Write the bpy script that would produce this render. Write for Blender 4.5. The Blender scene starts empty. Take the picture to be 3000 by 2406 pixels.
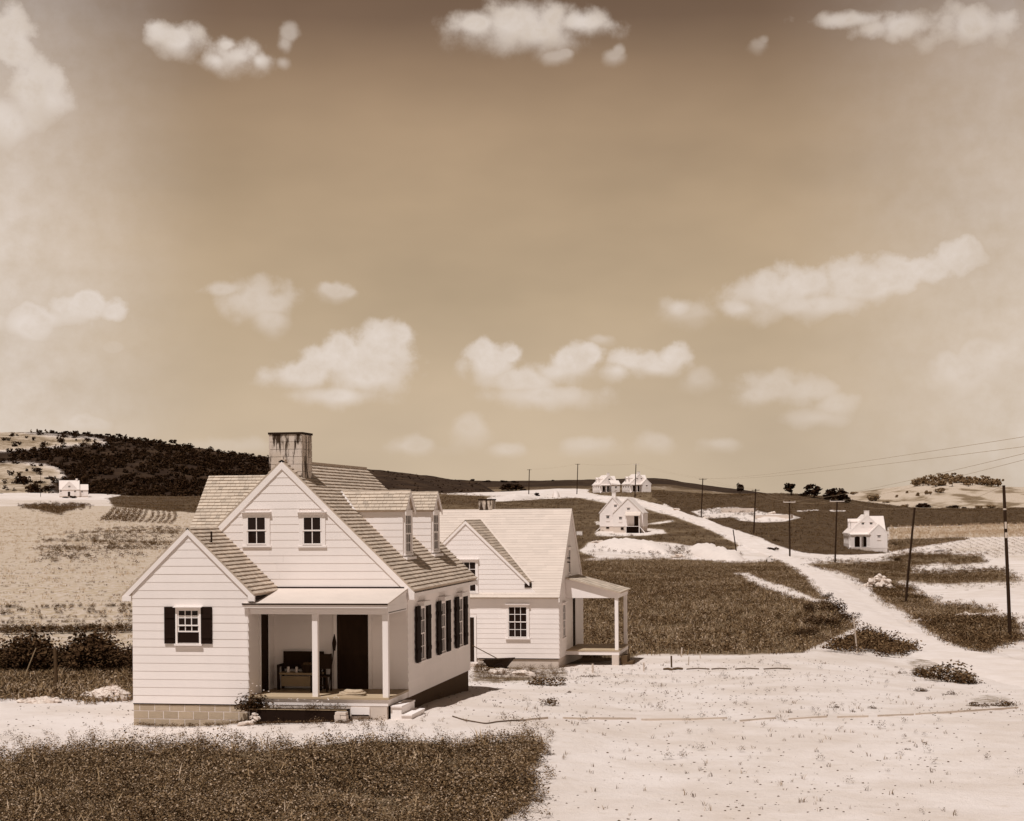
import bpy, math, random
import numpy as np
from mathutils import Matrix, Vector
random.seed(7); RNG = np.random.default_rng(11)
scene = bpy.context.scene
COL = scene.collection

# ---------------------------------------------------------------- camera, sky, sun, exposure
FPX, PPX, PPY = 5000.0, 1500.0, 1504.0          # focal length and level line, in pixels of the 3000 px wide photograph
PSI, ROLL, EYE = math.atan(910 / 5000.0), -0.0075, 5.43
Fv = np.array([-math.sin(PSI), math.cos(PSI), 0.0])
Rv = np.array([math.cos(PSI), math.sin(PSI), 0.0])
Uv = np.array([0.0, 0.0, 1.0])
cr, sr = math.cos(ROLL), math.sin(ROLL)
rv, uv = Rv * cr + Uv * sr, Uv * cr - Rv * sr
CAM = np.array([0.0, 0.0, EYE])
cam = bpy.data.cameras.new('camera')
cam.sensor_fit = 'HORIZONTAL'; cam.sensor_width = 36.0; cam.lens = 36.0 * FPX / 3000.0
cam.shift_y = (PPY - 1203.0) / 3000.0
cam.clip_start = 0.5; cam.clip_end = 6000
camo = bpy.data.objects.new('camera', cam); COL.objects.link(camo)
M = Matrix.Identity(4)
for i in range(3):
    M[i][0] = rv[i]; M[i][1] = uv[i]; M[i][2] = -Fv[i]; M[i][3] = CAM[i]
camo.matrix_world = M
scene.camera = camo

SUN_DIR = Vector((0.137, 0.39, -0.911)).normalized()      # the way the light travels
sun = bpy.data.lights.new('sun', 'SUN'); sun.energy = 3.9; sun.angle = math.radians(0.55); sun.color = (1.0, 0.968, 0.955)
suno = bpy.data.objects.new('sun', sun); COL.objects.link(suno)
suno.rotation_euler = SUN_DIR.to_track_quat('-Z', 'Y').to_euler(); suno.location = (-20, -40, 90)
SUN_EL = math.asin(-SUN_DIR.z); SUN_AZ = math.atan2(-SUN_DIR.x, -SUN_DIR.y)

scene.view_settings.view_transform = 'Standard'; scene.view_settings.look = 'None'
scene.view_settings.exposure = 0.04; scene.view_settings.gamma = 1.0; scene.view_settings.use_curve_mapping = False
scene.render.engine = 'CYCLES'
scene.cycles.max_bounces = 6; scene.cycles.diffuse_bounces = 3; scene.cycles.glossy_bounces = 2
scene.cycles.transparent_max_bounces = 4

world = bpy.data.worlds.new('World'); scene.world = world; world.use_nodes = True
W = world.node_tree; W.nodes.clear()
def wn(t, **kw):
    n = W.nodes.new(t)
    for k, v in kw.items(): setattr(n, k, v)
    return n
def wl(a, b): W.links.new(a, b)
def wmath(op, a, b=None, c=None, clamp=False):
    n = wn('ShaderNodeMath', operation=op); n.use_clamp = clamp
    for i, v in enumerate((a, b, c)):
        if v is None: continue
        if isinstance(v, (int, float)): n.inputs[i].default_value = v
        else: wl(v, n.inputs[i])
    return n.outputs[0]
def wvec(op, a, b=None):
    n = wn('ShaderNodeVectorMath', operation=op)
    for i, v in enumerate((a, b)):
        if v is None: continue
        if isinstance(v, tuple): n.inputs[i].default_value = v
        else: wl(v, n.inputs[i])
    return n
def wsmooth(x, a, b):
    n = wn('ShaderNodeMapRange', interpolation_type='SMOOTHSTEP')
    wl(x, n.inputs[0]); n.inputs[1].default_value = a; n.inputs[2].default_value = b
    n.inputs[3].default_value = 0.0; n.inputs[4].default_value = 1.0
    return n.outputs[0]
def lin(r, g, b):
    return tuple(((c / 255.0) / 12.92 if c / 255.0 <= 0.04045 else ((c / 255.0 + 0.055) / 1.055) ** 2.4) for c in (r, g, b))
tc = wn('ShaderNodeTexCoord'); gen = tc.outputs['Generated']
sep_ = wn('ShaderNodeSeparateXYZ'); wl(gen, sep_.inputs[0])
el = wmath('ARCSINE', sep_.outputs[2])
az = wmath('ARCTAN2', sep_.outputs[0], sep_.outputs[1])
cmb = wn('ShaderNodeCombineXYZ'); wl(az, cmb.inputs[0]); wl(el, cmb.inputs[1])
# the physical sky only varies the brightness a little; the print is sepia, so its tone is a brown scale by height
sky = wn('ShaderNodeTexSky', sky_type='NISHITA'); sky.sun_disc = False
sky.sun_elevation = SUN_EL; sky.sun_rotation = SUN_AZ
bw = wn('ShaderNodeRGBToBW'); wl(sky.outputs[0], bw.inputs[0])
t = wmath('MULTIPLY', el, 1.0 / (math.pi / 2))
ramp = wn('ShaderNodeValToRGB'); wl(t, ramp.inputs[0])
SKYR = [(0.0, (196, 177, 153)), (3.0, (192, 172, 147)), (6.9, (186, 164, 136)), (10.4, (178, 154, 126)), (12.6, (169, 144, 117)),
        (14.6, (149, 124, 100)), (16.2, (121, 98, 80)), (24, (74, 53, 36)), (40, (54, 39, 27)), (90, (48, 34, 24))]  # stops above the view darkened to cut the ambient light
cr_ = ramp.color_ramp
while len(cr_.elements) < len(SKYR): cr_.elements.new(0.5)
for e, (d, c) in zip(cr_.elements, SKYR):
    e.position = d / 90.0; e.color = (*lin(*c), 1)
nse = wn('ShaderNodeTexNoise'); wl(cmb.outputs[0], nse.inputs['Vector']); nse.inputs['Scale'].default_value = 26.0
nse.inputs['Detail'].default_value = 7.0; nse.inputs['Roughness'].default_value = 0.6
nse2 = wn('ShaderNodeTexNoise'); nse2.inputs['Scale'].default_value = 5.0; nse2.inputs['Detail'].default_value = 4.0
sc2 = wvec('MULTIPLY', cmb.outputs[0], (1.0, 2.2, 1.0)); wl(sc2.outputs[0], nse2.inputs['Vector'])
# gentle dark / light unevenness of the high haze
hz = wmath('MULTIPLY_ADD', nse2.outputs[0], 0.62, 0.69)
skyc = wn('ShaderNodeMixRGB', blend_type='MULTIPLY'); skyc.inputs[0].default_value = 1.0
wl(ramp.outputs[0], skyc.inputs[1]); wl(hz, skyc.inputs[2])
# warp for cloud outlines
off = wmath('SUBTRACT', nse.outputs[0], 0.5)
nse3 = wn('ShaderNodeTexNoise'); wl(cmb.outputs[0], nse3.inputs['Vector']); nse3.inputs['Scale'].default_value = 75.0; nse3.inputs['Detail'].default_value = 6.0; nse3.inputs['Roughness'].default_value = 0.62
vor = wn('ShaderNodeTexVoronoi', feature='SMOOTH_F1'); wl(cmb.outputs[0], vor.inputs['Vector']); vor.inputs['Scale'].default_value = 62.0; vor.inputs['Smoothness'].default_value = 0.3
warp = wmath('ADD', wmath('MULTIPLY', wmath('SUBTRACT', vor.outputs['Distance'], 0.46), 0.85), wmath('ADD', wmath('MULTIPLY', off, 1.35), wmath('MULTIPLY', wmath('SUBTRACT', nse3.outputs[0], 0.5), 1.6)))
def azel(px, py):
    d = Fv * FPX + rv * (px - PPX) - uv * (py - PPY); d /= np.linalg.norm(d)
    return math.atan2(d[0], d[1]), math.asin(d[2])
# clouds: each is a heap of puffs (x, y, radius x, radius y in photo pixels of the 2156 px view) + brightness + softness
CLOUDS = [
 ([(500,120,60,30),(545,128,22,18),(455,128,30,18),(480,95,22,18)], .75, .85),
 ([(372,85,45,32),(340,72,40,25),(330,60,30,20)], .7, .95),
 ([(608,72,18,20),(600,92,16,16),(596,132,12,10)], .34, 1.0),
 ([(1090,55,110,42),(1150,70,60,30),(1010,50,60,25),(1240,48,70,22)], .8, 1.1),
 ([(1170,120,26,14),(1190,112,16,10)], .34, 1.0), ([(1293,120,20,14),(1302,108,12,12)], .32, 1.0), ([(1600,95,20,14),(1608,86,12,10)], .2, 1.0),
 ([(60,180,65,110),(110,215,45,55),(30,90,60,70),(20,260,90,80)], .8, 1.0),
 ([(190,640,58,38),(235,660,28,24),(140,650,45,28),(100,672,90,30),(60,690,90,40)], .68, .7),
 ([(235,735,25,14)], .3, 1.0), ([(170,890,60,26),(90,905,80,24)], .45, 1.0),
 ([(530,628,70,34),(575,640,34,24),(570,675,30,24),(470,610,50,16)], .42, .9),
 ([(710,615,36,20),(690,608,18,14),(735,618,20,12)], .42, .8),
 ([(800,730,70,45),(845,705,28,26),(720,755,75,42),(640,790,75,30),(770,790,90,38),(700,835,100,20)], .6, .55),
 ([(1040,765,52,40),(1020,745,30,24),(1075,750,24,22)], .6, .5),
 ([(1100,800,70,30),(1130,835,120,20)], .5, .8),
 ([(1205,768,55,34),(1245,750,26,24),(1170,785,50,22)], .6, .5),
 ([(1340,765,60,26),(1420,755,32,28),(1300,780,40,18),(1380,775,60,18)], .55, .5),
 ([(1265,715,22,12)], .3, .9), ([(1470,800,30,22)], .25, 1.0),
 ([(1690,600,75,40),(1620,620,80,42),(1780,580,45,34),(1830,600,110,40),(1930,565,80,38),(2020,540,55,36),(1700,645,150,26),(1560,650,40,20),(1430,650,30,20)], .55, .65),
 ([(1450,660,55,22)], .3, 1.0),
 ([(1640,815,70,32),(1700,820,60,32),(1760,855,50,26),(1600,830,45,22),(1720,880,70,20)], .35, .9),
 ([(990,900,36,32)], .3, 1.0), ([(860,940,50,18)], .28, 1.0), ([(1070,948,34,14)], .28, 1.0), ([(1240,938,44,20)], .3, 1.0), ([(1380,930,34,18)], .28, 1.0), ([(1515,935,36,14)], .25, 1.0),
 ([(480,940,90,18)], .2, 1.0),
 ([(2100,740,70,40),(2150,720,60,50),(2040,790,110,60)], .45, 1.0),
 ([(2060,60,110,50),(1900,50,90,26),(1800,40,90,16)], .55, 1.3),
]
S = 3000.0 / 2156.0
wc = wn('ShaderNodeVectorMath', operation='MULTIPLY'); wc.inputs[1].default_value = (1, 1, 0); wl(cmb.outputs[0], wc.inputs[0])
cloud = None
for puffs, bright, soft in CLOUDS:
    D = None; lo = None
    for (x, y, rx, ry) in puffs:
        a0, e0 = azel(x * S, y * S)
        p = wvec('SUBTRACT', wc.outputs[0], (a0, e0, 0)).outputs[0]
        p = wvec('MULTIPLY', p, (FPX / (rx * S), FPX / (ry * S), 0)).outputs[0]
        d = wvec('LENGTH', p).outputs['Value']
        D = d if D is None else wmath('SMOOTH_MIN', D, d, 0.25)
    v = wmath('ADD', D, warp)
    n = wn('ShaderNodeMapRange', interpolation_type='SMOOTHSTEP'); wl(v, n.inputs[0])
    # crisp sunlit tops, bottoms that melt into the haze
    ys = [azel(x * S, (y - ry) * S)[1] for (x, y, rx, ry) in puffs]; yb = [azel(x * S, (y + ry) * S)[1] for (x, y, rx, ry) in puffs]
    et = wsmooth(el, min(yb), .35 * min(yb) + .65 * max(ys))
    fm = wmath('MULTIPLY_ADD', et, -.10 - .25 * soft, 1.42 + .40 * soft); wl(fm, n.inputs[1])
    wl(wmath('SUBTRACT', fm, wmath('MULTIPLY_ADD', et, -.92, 1.30 + .65 * soft)), n.inputs[2])
    n.inputs[3].default_value = 0.0; n.inputs[4].default_value = min(.95, bright * 1.5)
    cloud = n.outputs[0] if cloud is None else wmath('MAXIMUM', cloud, n.outputs[0])
# edge fading put into the sky as a pale veil at either side, going on round it, and scattered cloud behind the camera
fade_r = wsmooth(az, -0.04, 0.15); fade_l = wsmooth(az, -0.34, -0.485)
edge_fade = wmath('MULTIPLY', wmath('MAXIMUM', wmath('MULTIPLY', fade_r, .85), fade_l), 0.72)
low = wsmooth(el, 0.62, 0.10)
edge_fade = wmath('MULTIPLY', wmath('MULTIPLY', edge_fade, low), wmath('MULTIPLY_ADD', nse2.outputs[0], 0.4, 0.8))
cloud = wmath('MAXIMUM', cloud, edge_fade, clamp=True)
cshade = wn('ShaderNodeValToRGB'); wl(wmath('MULTIPLY_ADD', nse3.outputs[0], .6, wmath('MULTIPLY', nse.outputs[0], .4)), cshade.inputs[0])
cshade.color_ramp.elements[0].position = 0.3; cshade.color_ramp.elements[0].color = (*lin(208, 192, 176), 1)
cshade.color_ramp.elements[1].position = 0.65; cshade.color_ramp.elements[1].color = (*lin(229, 217, 208), 1)
mixc = wn('ShaderNodeMixRGB'); wl(cloud, mixc.inputs[0]); wl(skyc.outputs[0], mixc.inputs[1]); wl(cshade.outputs[0], mixc.inputs[2])
# brightness of the physical sky, evened out (its mean over the view is about SKY_MEAN)
SKY_MEAN = 9.0
nb = wmath('POWER', wmath('MULTIPLY', bw.outputs[0], 1.0 / SKY_MEAN), 0.12)
nb = wmath('MINIMUM', wmath('MAXIMUM', nb, 0.7), 1.25)
fin = wn('ShaderNodeMixRGB', blend_type='MULTIPLY'); fin.inputs[0].default_value = 1.0
wl(mixc.outputs[0], fin.inputs[1]); wl(nb, fin.inputs[2])
up = wvec('SCALE', fin.outputs[0]); up.inputs['Scale'].default_value = 10.9
bg = wn('ShaderNodeBackground'); bg.inputs[1].default_value = 0.10; wl(up.outputs[0], bg.inputs[0])
wo = wn('ShaderNodeOutputWorld'); wl(bg.outputs[0], wo.inputs[0])
world.cycles.sampling_method = 'MANUAL'; world.cycles.sample_map_resolution = 512

# ---------------------------------------------------------------- materials
_T = [(0.0, (0, 0, 0)), (.01, (.017, .0085, .0055)), (.05, (.084, .050, .027)), (.10, (.158, .104, .057)), (.15, (.225, .157, .090)), (.3, (.415, .310, .195)),
      (.5, (.60, .505, .435)), (.7, (.785, .703, .662)), (1.0, (1.05, .99, .95))]
def tone(v):
    """sepia surface colour of a given lightness"""
    for (a, ca), (b, cb) in zip(_T, _T[1:]):
        if v <= b:
            k = (v - a) / (b - a)
            return tuple(x + (y - x) * k for x, y in zip(ca, cb))
    return _T[-1][1]
class NT:
    def __init__(s, name):
        s.m = bpy.data.materials.new(name); s.m.use_nodes = True; s.t = s.m.node_tree
        s.b = s.t.nodes['Principled BSDF']
    def n(s, t, **kw):
        x = s.t.nodes.new(t)
        for k, v in kw.items(): setattr(x, k, v)
        return x
    def l(s, a, b): s.t.links.new(a, b)
    def math(s, op, a, b=None, c=None, clamp=False):
        x = s.n('ShaderNodeMath', operation=op); x.use_clamp = clamp
        for i, v in enumerate((a, b, c)):
            if v is None: continue
            if isinstance(v, (int, float)): x.inputs[i].default_value = v
            else: s.l(v, x.inputs[i])
        return x.outputs[0]
    def noise(s, scale, detail=4, rough=.55, vec=None, stretch=None, col=False):
        if vec is None: vec = s.n('ShaderNodeTexCoord').outputs['Object']
        if stretch:
            mp = s.n('ShaderNodeMapping'); mp.inputs['Scale'].default_value = stretch; s.l(vec, mp.inputs[0]); vec = mp.outputs[0]
        x = s.n('ShaderNodeTexNoise'); x.inputs['Scale'].default_value = scale; x.inputs['Detail'].default_value = detail
        x.inputs['Roughness'].default_value = rough; s.l(vec, x.inputs['Vector'])
        return x.outputs[0]
    def smooth(s, v, a, b, lo=0.0, hi=1.0):
        x = s.n('ShaderNodeMapRange', interpolation_type='SMOOTHSTEP'); s.l(v, x.inputs[0])
        for i, q in zip((1, 2, 3, 4), (a, b, lo, hi)): x.inputs[i].default_value = q
        return x.outputs[0]
    def mix(s, f, a, b, mode='MIX'):
        x = s.n('ShaderNodeMixRGB', blend_type=mode)
        for i, v in enumerate((f, a, b)):
            if isinstance(v, (int, float)): x.inputs[i].default_value = v
            elif isinstance(v, tuple): x.inputs[i].default_value = (*v[:3], 1)
            else: s.l(v, x.inputs[i])
        return x.outputs[0]
    def bump(s, h, strength, dist):
        x = s.n('ShaderNodeBump'); x.inputs['Strength'].default_value = strength; x.inputs['Distance'].default_value = dist
        s.l(h, x.inputs['Height']); s.l(x.outputs[0], s.b.inputs['Normal'])
    def done(s, col, rough=.8, spec=.3):
        if isinstance(col, tuple): s.b.inputs['Base Color'].default_value = (*col[:3], 1)
        else: s.l(col, s.b.inputs['Base Color'])
        if isinstance(rough, (int, float)): s.b.inputs['Roughness'].default_value = rough
        else: s.l(rough, s.b.inputs['Roughness'])
        s.b.inputs['Specular IOR Level'].default_value = spec
        return s.m
def make(name, v, vary=.2, scale=3.0, island=0.0, rough=.8, spec=.25, bump=0.0, bscale=40, stretch=None, detail=5, rgb=None):
    k = NT(name)
    nz = k.noise(scale, detail, .6, stretch=stretch)
    f = k.math('MULTIPLY_ADD', nz, 2 * vary, 1 - vary)
    if island:
        g = k.n('ShaderNodeNewGeometry'); f = k.math('MULTIPLY', f, k.math('MULTIPLY_ADD', g.outputs['Random Per Island'], 2 * island, 1 - island))
        o = k.n('ShaderNodeObjectInfo'); f = k.math('MULTIPLY', f, k.math('MULTIPLY_ADD', o.outputs['Random'], island, 1 - island / 2))
    col = k.mix(1.0, rgb or tone(v), f, 'MULTIPLY')
    if bump: k.bump(k.noise(bscale, 4, .6, stretch=stretch), bump, .02)
    return k.done(col, rough, spec)
MT = {}
MT['white'] = make('white_paint', .735, .085, 1.1, .03, .55, .25, stretch=(1, 1, .3))
MT['trim'] = make('white_trim_paint', .76, .04, 2.0, 0, .5, .25)
MT['shingle'] = make('cedar_shingle', .40, .18, 6.0, .16, .9, .05, .4, 60, stretch=(1, 1, .2), rgb=(.50, .41, .325))
MT['shingle_side'] = make('weathered_cedar_shingle', .37, .2, 6.0, .17, .9, .05, .4, 60, stretch=(1, 1, .2), rgb=(.46, .37, .29))
MT['pale_roof'] = make('pale_roof', .50, .10, 2.0, .05, .85, .15)
MT['far_roof'] = make('far_roof', .60, .10, 2.0, .05, .85, .15)
MT['felt'] = make('roofing_felt', .52, .12, 1.4, 0, .85, .15, .2, 50)
MT['dark'] = make('dark_shade', .010, .25, 5, .1, .8, .06)
MT['shadow_wood'] = make('eave_shadow_wood', .016, .35, 7, .2, .85, .06, stretch=(1, 1, .2))
MT['floor'] = make('porch_floor_paint', .31, .12, 3, .05, .6, .3, stretch=(.3, 1, 1))
MT['wood'] = make('raw_lumber', .45, .2, 6, .12, .8, .2, .2, 40)
MT['greywood'] = make('grey_lumber', .22, .25, 6, .12, .85, .2, .3, 40)
MT['pole'] = make('creosoted_pole', .020, .4, 5, .1, .95, .05, .4, 30, stretch=(1, 1, .1))
MT['postwood'] = make('weathered_post', .06, .35, 8, .1, .95, .05, .4, 40, stretch=(1, 1, .15))
MT['steel'] = make('rusty_steel', .02, .5, 9, .1, .8, .1, .2, 60)
MT['stone'] = make('pale_stone', .50, .22, 5, .22, .9, .2, .6, 18)
MT['block'] = make('concrete_block', .31, .16, 9, .2, .92, .1, .5, 60, rgb=(.43, .335, .24))
MT['mortar'] = make('mortar', .66, .12, 9, 0, .92, .15, .4, 60)
MT['parge'] = make('parged_foundation', .50, .12, 3, .05, .92, .15, .3, 40)
MT['sand'] = make('heaped_sand', .58, .14, 1.2, 0, .95, .1, .7, 3.0, detail=9)
MT['cloth'] = make('burlap', .34, .3, 14, 0, .95, .1, .8, 60)
MT['wire'] = make('wire', .24, .1, 5, 0, .6, .3)
MT['insul'] = make('porcelain', .6, .1, 5, 0, .3, .5)
MT['bark'] = make('bark', .03, .3, 8, .1, .9, .2, .5, 30)
def leafmat(name, v, isl=.45, vary=.25, scale=.6):
    # each leaf takes its own tone between a dark and a pale one; pale ones are fewer
    k = NT(name); g = k.n('ShaderNodeNewGeometry'); r = k.math('POWER', g.outputs['Random Per Island'], 1.9)
    nz = k.noise(scale, 4, .6); r = k.math('ADD', k.math('MULTIPLY', r, .62), k.math('MULTIPLY', k.math('SUBTRACT', nz, .35), vary*1.6), clamp=True)
    rp_ = k.n('ShaderNodeValToRGB'); e_ = rp_.color_ramp.elements; e_.new(.42)
    for x_, (p_, c_) in zip(e_, ((0.0, v*(1-isl)*.8), (.42, v*.85), (1.0, min(.55, v*(1+2.6*isl))))):
        x_.position = p_; x_.color = (*[q_*w_ for q_, w_ in zip(tone(c_), (1.04, .965, .87))], 1)
    k.l(r, rp_.inputs[0]); return k.done(rp_.outputs[0], 1.0, .0)
MT['leaf'] = leafmat('weed_leaves', .088, .6, .35, .7)
MT['clover'] = leafmat('clover_leaves', .15, .85, .38, 1.1)
MT['grass'] = leafmat('summer_grass', .19, .8, .35, .15)
MT['straw'] = leafmat('dry_grass', .40, .35, .2, .3)
MT['fshade'] = make('shaded_foundation', .045, .2, 4, 0, .92, .1)  # block foundation with its shade put into the colour as near-black
MT['field'] = leafmat('field_grass', .095, .6, .4, .10)
MT['shrub'] = leafmat('shrub_leaves', .045, .5, .3, .5)
MT['tree'] = leafmat('dark_foliage', .020, .45, .3, .2)
MT['pinetree'] = leafmat('hill_foliage', .026, .5, .35, .02)  # hill woods; the dark tone also holds cloud shadow
MT['palefol'] = leafmat('pale_foliage', .19, .5, .3, .05)
MT['corn'] = leafmat('corn_leaves', .48, .4, .25, .3)
# window glass: a dark room behind a smooth pane
k = NT('window_glass'); pass
MT['glass'] = k.done(tone(.010), .10, .16)
# chimney blocks: pale mortar wash and dark soot runs that drip from the cap
k = NT('sooty_chimney_block')
nz = k.noise(7.5, 5, .62, stretch=(1, 1, .13)); nz2 = k.noise(26, 4, .6, stretch=(1, 1, .25))
f = k.math('MULTIPLY_ADD', nz2, .16, nz)
f = k.smooth(f, .49, .59)
MT['chimney'] = k.done(k.mix(f, tone(.028), k.mix(k.noise(3, 3), tone(.36), tone(.60))), .9, .15)

# ---------------------------------------------------------------- mesh helpers
class MB:
    def __init__(s): s.v = []; s.f = []
    def add(s, vs, fs):
        o = len(s.v); s.v += [tuple(map(float, p)) for p in vs]; s.f += [tuple(i + o for i in q) for q in fs]; return s
    def box(s, x0, x1, y0, y1, z0, z1):
        x0, x1 = sorted((x0, x1)); y0, y1 = sorted((y0, y1)); z0, z1 = sorted((z0, z1))
        return s.add([(x0,y0,z0),(x1,y0,z0),(x1,y1,z0),(x0,y1,z0),(x0,y0,z1),(x1,y0,z1),(x1,y1,z1),(x0,y1,z1)],
              [(0,3,2,1),(4,5,6,7),(0,1,5,4),(1,2,6,5),(2,3,7,6),(3,0,4,7)])
    def obox(s, c, ax, ay, az_, hx, hy, hz):
        c = np.array(c, float); ax, ay, az_ = (np.array(q, float) for q in (ax, ay, az_))
        vs = [c + ax*hx*i + ay*hy*j + az_*hz*l for l in (-1,1) for j in (-1,1) for i in (-1,1)]
        return s.add(vs, [(0,2,3,1),(4,5,7,6),(0,1,5,4),(1,3,7,5),(3,2,6,7),(2,0,4,6)])
    def prism(s, poly, off):
        """poly: 3-D points (counter-clockwise seen from the +off side), extruded back by -off"""
        n = len(poly); a = [np.array(p, float) for p in poly]; b = [p - np.array(off, float) for p in a]
        fs = [tuple(range(n)), tuple(range(2*n-1, n-1, -1))]
        for i in range(n): j = (i+1) % n; fs.append((i, n+i, n+j, j))
        return s.add(a + b, fs)
    def tube(s, pts, r, n=8, cap=True):
        pts = [np.array(p, float) for p in pts]; rs = r if isinstance(r, (list, tuple)) else [r]*len(pts)
        vs = []; fs = []
        up = np.array((0,0,1.0)) if abs((pts[-1]-pts[0])[2]) < .9*np.linalg.norm(pts[-1]-pts[0]) + 1e-9 else np.array((1.0,0,0))
        for i, p in enumerate(pts):
            d = pts[min(i+1, len(pts)-1)] - pts[max(i-1, 0)]; d /= np.linalg.norm(d) + 1e-12
            e = np.cross(d, up); e /= np.linalg.norm(e) + 1e-12; g = np.cross(e, d)
            for q in range(n):
                a = 2*math.pi*q/n; vs.append(p + rs[i]*(math.cos(a)*e + math.sin(a)*g))
        for i in range(len(pts)-1):
            for q in range(n):
                fs.append((i*n+q, (i+1)*n+q, (i+1)*n+(q+1)%n, i*n+(q+1)%n))
        if cap: fs.append(tuple(range(n))); fs.append(tuple((len(pts)-1)*n+q for q in range(n-1,-1,-1)))
        return s.add(vs, fs)
    def blob(s, c, rx, ry, rz, seed=0, jit=.18, nu=8, nv=5, rot=0):
        rg = random.Random(seed); vs = []; fs = []; ca, sa = math.cos(rot), math.sin(rot)
        for j in range(nv+1):
            th = math.pi*j/nv
            for i in range(nu):
                ph = 2*math.pi*i/nu; k_ = 1 + rg.uniform(-jit, jit)
                x, y, z = rx*math.sin(th)*math.cos(ph)*k_, ry*math.sin(th)*math.sin(ph)*k_, rz*math.cos(th)*k_
                vs.append((c[0]+x*ca-y*sa, c[1]+x*sa+y*ca, c[2]+z))
        for j in range(nv):
            for i in range(nu): fs.append((j*nu+i, (j+1)*nu+i, (j+1)*nu+(i+1)%nu, j*nu+(i+1)%nu))
        return s.add(vs, fs)
    def mesh(s, name, mat):
        me = bpy.data.meshes.new(name); me.from_pydata(s.v, [], s.f); me.materials.append(mat); return me
def meta(o, label=None, cat=None, group=None, kind=None):
    if label: o['label'] = label
    if cat: o['category'] = cat
    if group: o['group'] = group
    if kind: o['kind'] = kind
    return o
def put(name, me, parent=None, loc=(0,0,0), rz=0.0, sc=1.0):
    o = bpy.data.objects.new(name, me); COL.objects.link(o)
    o.location = loc; o.rotation_euler = (0, 0, rz); o.scale = (sc, sc, sc) if isinstance(sc, (int, float)) else sc
    if parent is not None: o.parent = parent
    return o
def build(name, mb, mat, parent=None, fix=False, smooth=False):
    me = mb.mesh(name, MT[mat] if isinstance(mat, str) else mat)
    if fix:
        import bmesh
        bm = bmesh.new(); bm.from_mesh(me); bmesh.ops.recalc_face_normals(bm, faces=bm.faces); bm.to_mesh(me); bm.free()
    if smooth: me.polygons.foreach_set('use_smooth', [True]*len(me.polygons))
    return put(name, me, parent)
def thing(name, loc, label, cat, group=None, rz=0.0):
    o = bpy.data.objects.new(name, None); COL.objects.link(o); o.empty_display_size = .3
    o.location = loc; o.rotation_euler = (0, 0, rz); return meta(o, label, cat, group)
def copy_tree(o, parent=None):
    c = o.copy(); COL.objects.link(c)
    if parent is not None: c.parent = parent
    for ch in list(o.children): copy_tree(ch, c)
    return c

# ---------------------------------------------------------------- the lie of the land
def ray(px, py):
    px = np.asarray(px, float); py = np.asarray(py, float)
    return Fv*FPX + rv*(px[..., None]-PPX) - uv*(py[..., None]-PPY)
def proj(P):
    d = np.asarray(P, float) - CAM; z = d @ Fv; z = np.where(z < .1, .1, z)
    return PPX + FPX*(d @ rv)/z, PPY - FPX*(d @ uv)/z, z
def zof(px, py, Z):
    d = ray(px, py); return EYE + d[..., 2]/(d @ Fv)*Z
# per photo column: (row, distance) pairs where ground is seen; ('z', height, distance) where it is not
COLS = {
 100: [(2380,31),(2120,44),(2050,50),(1990,56),(1900,68),(1780,90),(1650,140),(1560,260),(1500,430),(1470,580),(1455,660),('z',16,760),('z',18,1100)],
 520: [(2380,31),(2121,44),(2050,50),('z',.25,56),('z',.3,70),('z',.8,92),(1700,118),(1560,260),(1505,430),(1474,600),('z',13,680),('z',14,760),('z',16,1100)],
 800: [(2380,31),(2110,43.2),('z',.12,52),('z',-.1,70),('z',.2,110),('z',1.5,220),('z',5.5,430),('z',12,600),('z',14,700),('z',14,1100)],
 1350: [(2380,31),(2100,43),('z',.0,52.6),('z',-.5,63),('z',-.82,70),('z',-1.2,90),('z',-1.5,170),(1560,330),(1500,420),(1460,520),(1445,640),('z',14,760),('z',13,1100)],
 1640: [(2380,31),(2130,42),(2010,56),('z',-.72,66),('z',-.95,74),('z',-1.3,92),('z',-1.7,150),(1660,215),(1620,270),(1575,335),(1530,400),(1470,500),(1447,600),('z',15,700),('z',13,1100)],
 1900: [(2380,31),(2150,42),(2000,60),(1935,73),(1885,88),(1760,140),(1690,200),(1640,260),(1600,310),(1563,357),(1510,430),(1470,500),(1441,580),('z',13.5,680),('z',9,1100)],
 2300: [(2380,31),(2150,42),(2000,59),(1950,68),(1890,82),(1800,115),(1700,180),(1631,276),(1560,350),(1500,430),(1449,520),('z',9,620),('z',4,1100)],
 2700: [(2380,31),(2150,42),(2020,60),(1950,75),(1870,100),(1767,160),(1690,230),(1617,330),(1540,440),(1490,520),('z',5,600),('z',3,1100)],
 2960: [(2380,31),(2150,42),(2000,66),(1872,100),(1780,145),(1680,230),(1600,330),(1530,450),(1492,540),('z',5,620),('z',3,1100)],
}
UG = np.arange(-3000, 6001, 20.0); LG = np.linspace(math.log(3.0), math.log(2600), 480)
def pchip(x, y, q):
    x = np.array(x); y = np.array(y); h = np.diff(x); d = np.diff(y)/h; m = np.zeros_like(y)
    for i in range(1, len(x)-1):
        if d[i-1]*d[i] > 0:
            w1 = 2*h[i]+h[i-1]; w2 = h[i]+2*h[i-1]; m[i] = (w1+w2)/(w1/d[i-1]+w2/d[i])
    q = np.clip(q, x[0], x[-1]); i = np.clip(np.searchsorted(x, q)-1, 0, len(x)-2)
    s_ = (q-x[i])/h[i]
    return ((1+2*s_)*(1-s_)**2*y[i] + s_*(1-s_)**2*h[i]*m[i] + s_**2*(3-2*s_)*y[i+1] + s_**2*(s_-1)*h[i]*m[i+1])
_rows = []
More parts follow.
